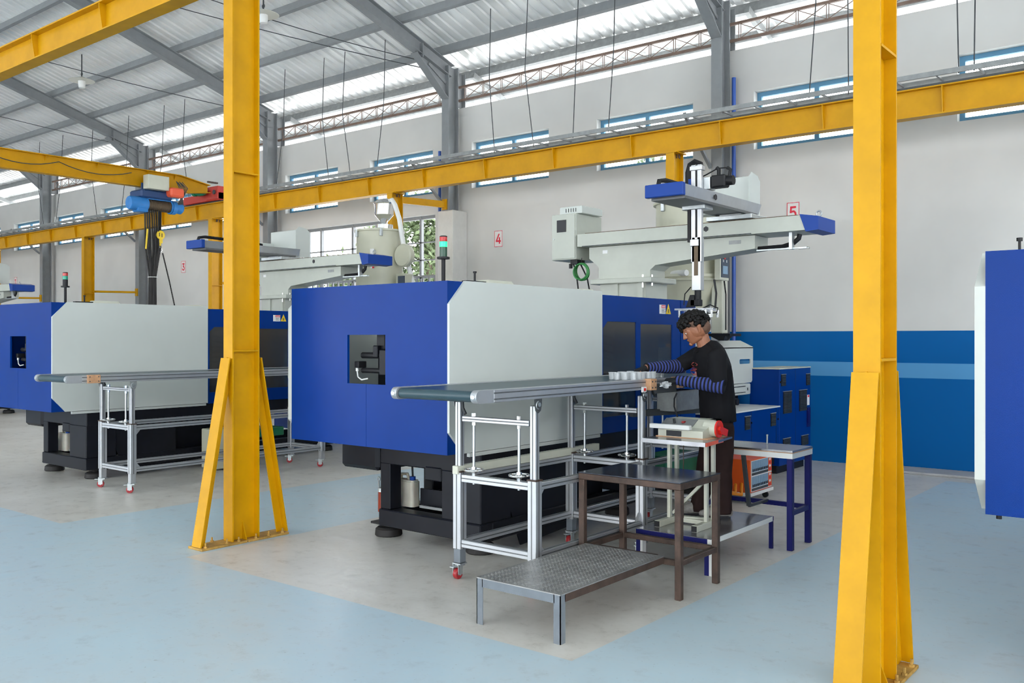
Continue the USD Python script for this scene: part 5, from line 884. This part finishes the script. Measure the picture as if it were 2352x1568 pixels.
# ================================================================ THE WORKER
def PZ(u, v, Z): return np.array([0, 0, 1.6]) + Z * (FX + RX * (u - 1176) / 2093 + EZ * (778 - v) / 2093)   # a joint from its bearing and its true distance
def J(u, v, dz=0.0): return PZ(u, v, 7.02 + dz)
MF = manifold3d.Manifold
def ball(c, r, n=20): return MF.sphere(float(r), n).translate([float(q) for q in c])
def bone(a, ra, b, rb): return MF.batch_hull([ball(a, ra), ball(b, rb)])
def flesh(items, edge=0.02, it=12, trim=None, fold=0.0, fs=14.0, seed=0):
    m = MF.batch_boolean([bone(*i) if len(i) == 4 else (ball(*i) if len(i) == 2 else MF.batch_hull([ball(c, r) for c, r in i[0]])) for i in items], manifold3d.OpType.Add)
    def tm(m):
        q = m.to_mesh(); t = trimesh.Trimesh(np.array(q.vert_properties[:, :3]), np.array(q.tri_verts), process=True); return t
    t = tm(m.refine_to_length(edge)); trimesh.smoothing.filter_taubin(t, 0.5, 0.52, it)
    if fold:
        n = np.array(t.vertex_normals); d = (meshkit.fbm(np.array(t.vertices) * fs, 3, seed) - 0.5) * 2 * fold; t.vertices = t.vertices + n * d[:, None]
    if trim is not None:
        q = MF(manifold3d.Mesh(np.asarray(t.vertices, np.float32), np.asarray(t.faces, np.uint32)))
        if not q.is_empty():
            for nrm, off in trim: q = q.trim_by_plane(nrm, off)
            t = tm(q)
    return t
sh_l, el_l, wr_l = J(1648, 822, -0.17), J(1650, 886, -0.27), J(1556, 873, -0.12)
sh_r, el_r, wr_r = J(1606, 814, 0.13), J(1556, 841, 0.10), J(1486, 844, -0.06)
hip_l, kn_l, an_l = J(1656, 985, -0.09), J(1657, 1085, -0.12), J(1660, 1172, -0.15)
hip_r, kn_r, an_r = J(1640, 985, 0.07), J(1622, 1085, 0.02), J(1604, 1165, -0.04)
pel, wai, che, ube, nek = J(1649, 965), J(1648, 915), J(1640, 850), J(1632, 815), J(1621, 797)
hd = J(1597, 757); fw = -RX                                        # he faces along the image's left
ht = math.radians(24); f_ = unit(fw * math.cos(ht) - EZ * math.sin(ht)); u_ = unit(EZ * math.cos(ht) + fw * math.sin(ht)); s_ = -FX   # head axes: forward, up, his left (towards camera)
def H(a, b, c=0.0): return hd + f_ * a + u_ * b + s_ * c
head = [([(H(-0.035, 0.025, 0), 0.078), (H(0.02, 0.03, 0), 0.07), (H(-0.01, -0.01, 0.015), 0.07), (H(-0.01, -0.01, -0.015), 0.07)],),
        ([(H(0.05, 0.01, 0.025), 0.036), (H(0.05, 0.01, -0.025), 0.036), (H(0.055, -0.07, 0.012), 0.027), (H(0.055, -0.07, -0.012), 0.027), (H(0.0, -0.06, 0.038), 0.026), (H(0.0, -0.06, -0.038), 0.026), (H(0.05, 0.05, 0), 0.045)],),
        ([(H(0.088, 0.012, 0), 0.009), (H(0.103, -0.028, 0), 0.0105), (H(0.085, -0.03, 0.012), 0.009), (H(0.085, -0.03, -0.012), 0.009)],),
        ([(H(0.078, -0.058, 0.012), 0.009), (H(0.078, -0.058, -0.012), 0.009), (H(0.083, -0.052, 0), 0.009)],), ([(H(0.075, -0.088, 0.008), 0.015), (H(0.075, -0.088, -0.008), 0.015)],),
        ([(H(0.078, 0.028, 0.03), 0.012), (H(0.078, 0.028, -0.03), 0.012), (H(0.084, 0.028, 0), 0.011)],)]
for c in (1, -1): head.append(([(H(-0.016, 0.004, c * 0.086), 0.009), (H(-0.026, 0.022, c * 0.091), 0.011), (H(-0.012, 0.026, c * 0.087), 0.009), (H(-0.010, -0.024, c * 0.083), 0.009)],))
arm = lambda a, b, c: [(a, 0.046, b, 0.037), (b, 0.037, c, 0.026)]
# hands: palm and five bent fingers each
def hand(w, d, up, side, curl, tips, rad=0.0085):
    """w wrist, d direction of the fingers, up back of the hand, side towards the thumb; returns palm, finger segments"""
    d, up, side = unit(d), unit(up), unit(side); P0 = w + d * 0.035; palm = [([(w, 0.021), (w + d * 0.03 + side * 0.018, 0.017), (w + d * 0.03 - side * 0.02, 0.016), (w + d * 0.085 + side * 0.030, 0.0125), (w + d * 0.082 - side * 0.030, 0.0115)],)]; segs = []
    for k, (o, L) in enumerate(((0.028, 0.070), (0.009, 0.078), (-0.011, 0.073), (-0.029, 0.058))):
        b = w + d * (0.084 - 0.004 * abs(k - 1)) + side * o; dirv = d; pts = [b]
        for j, part_ in enumerate((0.45, 0.32, 0.23)):
            ang = curl[j]; dirv = unit(dirv * math.cos(ang) - up * math.sin(ang)); pts.append(pts[-1] + dirv * L * part_)
        segs.append(pts)
    t0 = w + d * 0.03 + side * 0.024; t1 = t0 + unit(side * 0.8 + d * 0.7 - up * 0.3) * 0.036; t2 = t1 + unit(d * 0.9 + side * 0.15 - up * 0.35) * 0.030; t3 = t2 + unit(d * 0.95 - up * 0.4) * 0.022; segs.append([t0, t1, t2, t3])
    return palm, segs
d_r = unit(J(1466, 862, -0.10) - wr_r); palm_r, fing_r = hand(wr_r, unit(fw * 0.93 - EZ * 0.28), unit(EZ * 0.93 + fw * 0.28), s_, (0.35, 0.6, 0.4), True)
palm_l, fing_l = hand(wr_l, unit(fw * 0.96 - EZ * 0.12 + FX * 0.12), unit(EZ * 0.9 + s_ * 0.35), unit(FX * 0.9 + EZ * 0.3), (0.18, 0.2, 0.15), True)
def finger_bones(segs, r0, upto=3): return [(a[k], r0 * (1 - 0.08 * k), a[k + 1], r0 * (0.95 - 0.1 * k)) for a in segs for k in range(upto)]
body = head + [(nek - EZ * 0.02, 0.058, H(-0.025, -0.055), 0.052), ([(ube, 0.10), (sh_l, 0.055), (sh_r, 0.055), (che, 0.12)],), (che, 0.11, wai, 0.11), (wai, 0.11, pel, 0.12)] + arm(sh_l, el_l, wr_l) + arm(sh_r, el_r, wr_r) + [
    (hip_l, 0.085, kn_l, 0.055), (kn_l, 0.055, an_l, 0.036), (hip_r, 0.085, kn_r, 0.055), (kn_r, 0.055, an_r, 0.036), (an_l, 0.036, an_l + fw * 0.12 - EZ * 0.04, 0.028), (an_r, 0.036, an_r + fw * 0.12 - EZ * 0.04, 0.028)] + palm_l + palm_r + finger_bones(fing_l, 0.0085) + finger_bones(fing_r, 0.0085)
pt = thing('person', 'person in black T-shirt and striped arm covers leaning over the conveyor, sorting cups', 'person', (*J(1650, 1180)[:2], 0.25))
def tpart(name, t, m, label=None, par=None, **k):
    return part(par or pt, name, (np.array(t.vertices), np.array(t.faces)), m, label, smooth=True, **k)
tpart('body', flesh(body, 0.008, 6), 'skin')
for c in (1, -1):
    part(pt, 'eye', MB().sphere(H(0.080, 0.006, c * 0.032), 0.0095, 2), 'label_white', smooth=True); part(pt, 'iris', MB().sphere(H(0.0865, 0.003, c * 0.033), 0.0048, 2), 'ink', smooth=True)
    part(pt, 'eyelid', MB().sphere(H(0.0795, 0.011, c * 0.032), 0.0108, 2, (1, 1, 0.62)), 'skin', smooth=True)
    b = MB().tube([H(0.088, 0.026, c * 0.014), H(0.086, 0.032, c * 0.028), H(0.075, 0.029, c * 0.046)], [0.003, 0.0042, 0.002], 6); part(pt, 'eyebrow', b, 'hair', smooth=True)
part(pt, 'lips', MB().tube([H(0.072, -0.058, 0.024), H(0.0875, -0.055, 0.008), H(0.089, -0.055, 0), H(0.0875, -0.055, -0.008), H(0.072, -0.058, -0.024)], [0.002, 0.0048, 0.0052, 0.0048, 0.002], 6), 'skin_fade', smooth=True)
rs = np.random.RandomState(7); hair = [MF.batch_hull([ball(H(-0.035, 0.055), 0.072), ball(H(0.035, 0.062), 0.062), ball(H(-0.055, 0.03), 0.068)])]
for k in range(330):
    a = rs.normal(size=3); a /= np.linalg.norm(a); p = np.array([a[0] * 0.112 - 0.008, a[1] * 0.088 + 0.055, a[2] * 0.092])
    if p[1] < 0.045 - 0.04 * (p[0] < -0.03) + (0.02 if p[0] > 0.07 else 0) and not (p[0] > 0.075 and p[1] > 0.03): continue
    hair.append(ball(H(*(p * rs.uniform(0.93, 1.06))), rs.uniform(0.011, 0.020), 10))
m = MF.batch_boolean(hair, manifold3d.OpType.Add); q = m.to_mesh(); part(pt, 'hair', (np.array(q.vert_properties[:, :3]), np.array(q.tri_verts)), 'hair', smooth=50)
tpart('shaved_sides', flesh([([(H(-0.052, 0.0, 0.012), 0.069), (H(-0.052, 0.0, -0.012), 0.069), (H(-0.005, 0.052, 0.012), 0.071), (H(-0.005, 0.052, -0.012), 0.071), (H(-0.05, 0.03), 0.071)],)], 0.015, 4), 'skin_fade')
# clothes
hem = float(J(1650, 966)[2])
shirt_items = [([(ube, 0.115), (sh_l - EZ * 0.01, 0.068), (sh_r - EZ * 0.01, 0.068), (che, 0.135), (che - FX * 0.05, 0.12), (che + FX * 0.05, 0.12)],), ([(che, 0.135), (che - FX * 0.07, 0.115), (che + FX * 0.07, 0.115), (wai, 0.135), (wai - FX * 0.06, 0.115), (wai + FX * 0.06, 0.115)],),
    ([(wai, 0.135), (wai - FX * 0.06, 0.115), (wai + FX * 0.06, 0.115), (pel - EZ * 0.05, 0.14), (pel - FX * 0.06 - EZ * 0.05, 0.115), (pel + FX * 0.06 - EZ * 0.05, 0.115)],), (nek - EZ * 0.035, 0.075, ube, 0.11),
    (sh_l, 0.075, el_l + (sh_l - el_l) * 0.16, 0.066), (sh_r, 0.07, el_r + (sh_r - el_r) * 0.22, 0.06)]
shirt = flesh(shirt_items, 0.016, 10, [([0, 0, 1], hem)], 0.010, 9.0, 2); tpart('t_shirt', shirt, 'shirt_black')
part(pt, 'collar', MB().torus(nek - EZ * 0.005 + fw * 0.012, unit(EZ * 0.85 + fw * 0.5), 0.066, 0.008, 28, 8), 'shirt_black', smooth=True)
txt = meshkit.text_mesh('LEMO', 0.026, 0.001, True); tv = np.array(txt.vertices); V = np.array(shirt.vertices); N = np.array(shirt.vertex_normals)
org = J(1612, 872, -0.2); pv = org + tv[:, :1] * EZ * 1.25 - tv[:, 1:2] * unit(RX * -0.6 + FX * -0.25) * -1.0
vis = (N @ (-FX)) > 0.15; Vv, Nv = V[vis], N[vis]
k = np.argmin(((pv @ RX)[:, None] - (Vv @ RX)[None]) ** 2 + (pv[:, 2:] - Vv[None, :, 2]) ** 2, 1); dd = ((Vv[k] - pv) @ (-FX)); pv2 = pv + (-FX) * (dd + 0.004)[:, None]
part(pt, 'shirt_print', (pv2, np.array(txt.faces)), 'shirt_print')
tr_items = [([(pel - EZ * 0.03, 0.118), (hip_l, 0.10), (hip_r, 0.10)],), (hip_l, 0.102, kn_l, 0.078), (kn_l, 0.078, an_l + EZ * 0.0, 0.068), (hip_r, 0.102, kn_r, 0.078), (kn_r, 0.078, an_r + EZ * 0.0, 0.066)]
tpart('trousers', flesh(tr_items, 0.018, 10, [([0, 0, 1], 0.285)], 0.008, 8.0, 5), 'trousers_brown')
for w, e, lab in ((wr_l, el_l, 'near'), (wr_r, el_r, 'far')):
    d = unit(e - w); L = np.linalg.norm(e - w); tt = np.linspace(-0.01, L + 0.045, 44); rr = np.interp(tt, [0, L * 0.6, L, L + 0.05], [0.036, 0.050, 0.056, 0.055])
    b = MB().tube([w + d * q for q in tt], rr, 20); p = part(pt, 'arm_cover', b, 'striped_knit', smooth=True); prim = UsdGeom.Mesh(stage.GetPrimAtPath(p)); pts = np.array(prim.GetPointsAttr().Get()) + LOC[pt]
    al = ((pts - w) @ d) / (L + 0.03) * 12.0 + 20; UsdGeom.PrimvarsAPI(prim).CreatePrimvar('along', Sdf.ValueTypeNames.FloatArray, 'vertex').Set(Vt.FloatArray.FromNumpy(al.astype(np.float32)))
gl = lambda palm: [([(c, r + 0.0022) for c, r in palm[0][0]],)]
tpart('glove', flesh(gl(palm_l) + finger_bones(fing_l, 0.0108), 0.004, 4), 'glove_black'); tpart('glove', flesh(gl(palm_r) + finger_bones(fing_r[1:4], 0.0108) + finger_bones([fing_r[0], fing_r[4]], 0.0108, 1), 0.004, 4), 'glove_black')
for a, m_ in ((an_l, 'shoe_grey'), (an_r, 'shoe_grey')):
    g = np.array([a[0], a[1], 0.25]); s = unit(np.cross(EZ, fw))
    tpart('shoe', flesh([([(g - fw * 0.04 + EZ * 0.045, 0.038), (g + fw * 0.0 + EZ * 0.075, 0.042), (g + fw * 0.09 + s * 0.012 + EZ * 0.042, 0.034), (g + fw * 0.09 - s * 0.012 + EZ * 0.042, 0.034), (g + fw * 0.155 + EZ * 0.034, 0.026), (g + fw * 0.06 + EZ * 0.06, 0.036)],)], 0.01, 6, [([0, 0, 1], 0.264)]), m_)
    sole = Polygon([((fw * 0.065 + fw * 0.125 * math.cos(q) + s * 0.046 * math.sin(q))[0], (fw * 0.065 + fw * 0.125 * math.cos(q) + s * 0.046 * math.sin(q))[1]) for q in np.linspace(0, 6.28, 28, endpoint=False)])
    part(pt, 'shoe_sole', MB().poly(sole, (g[0], g[1], 0.2505), EX, EY, EZ * 0.02), 'shoe_dark')
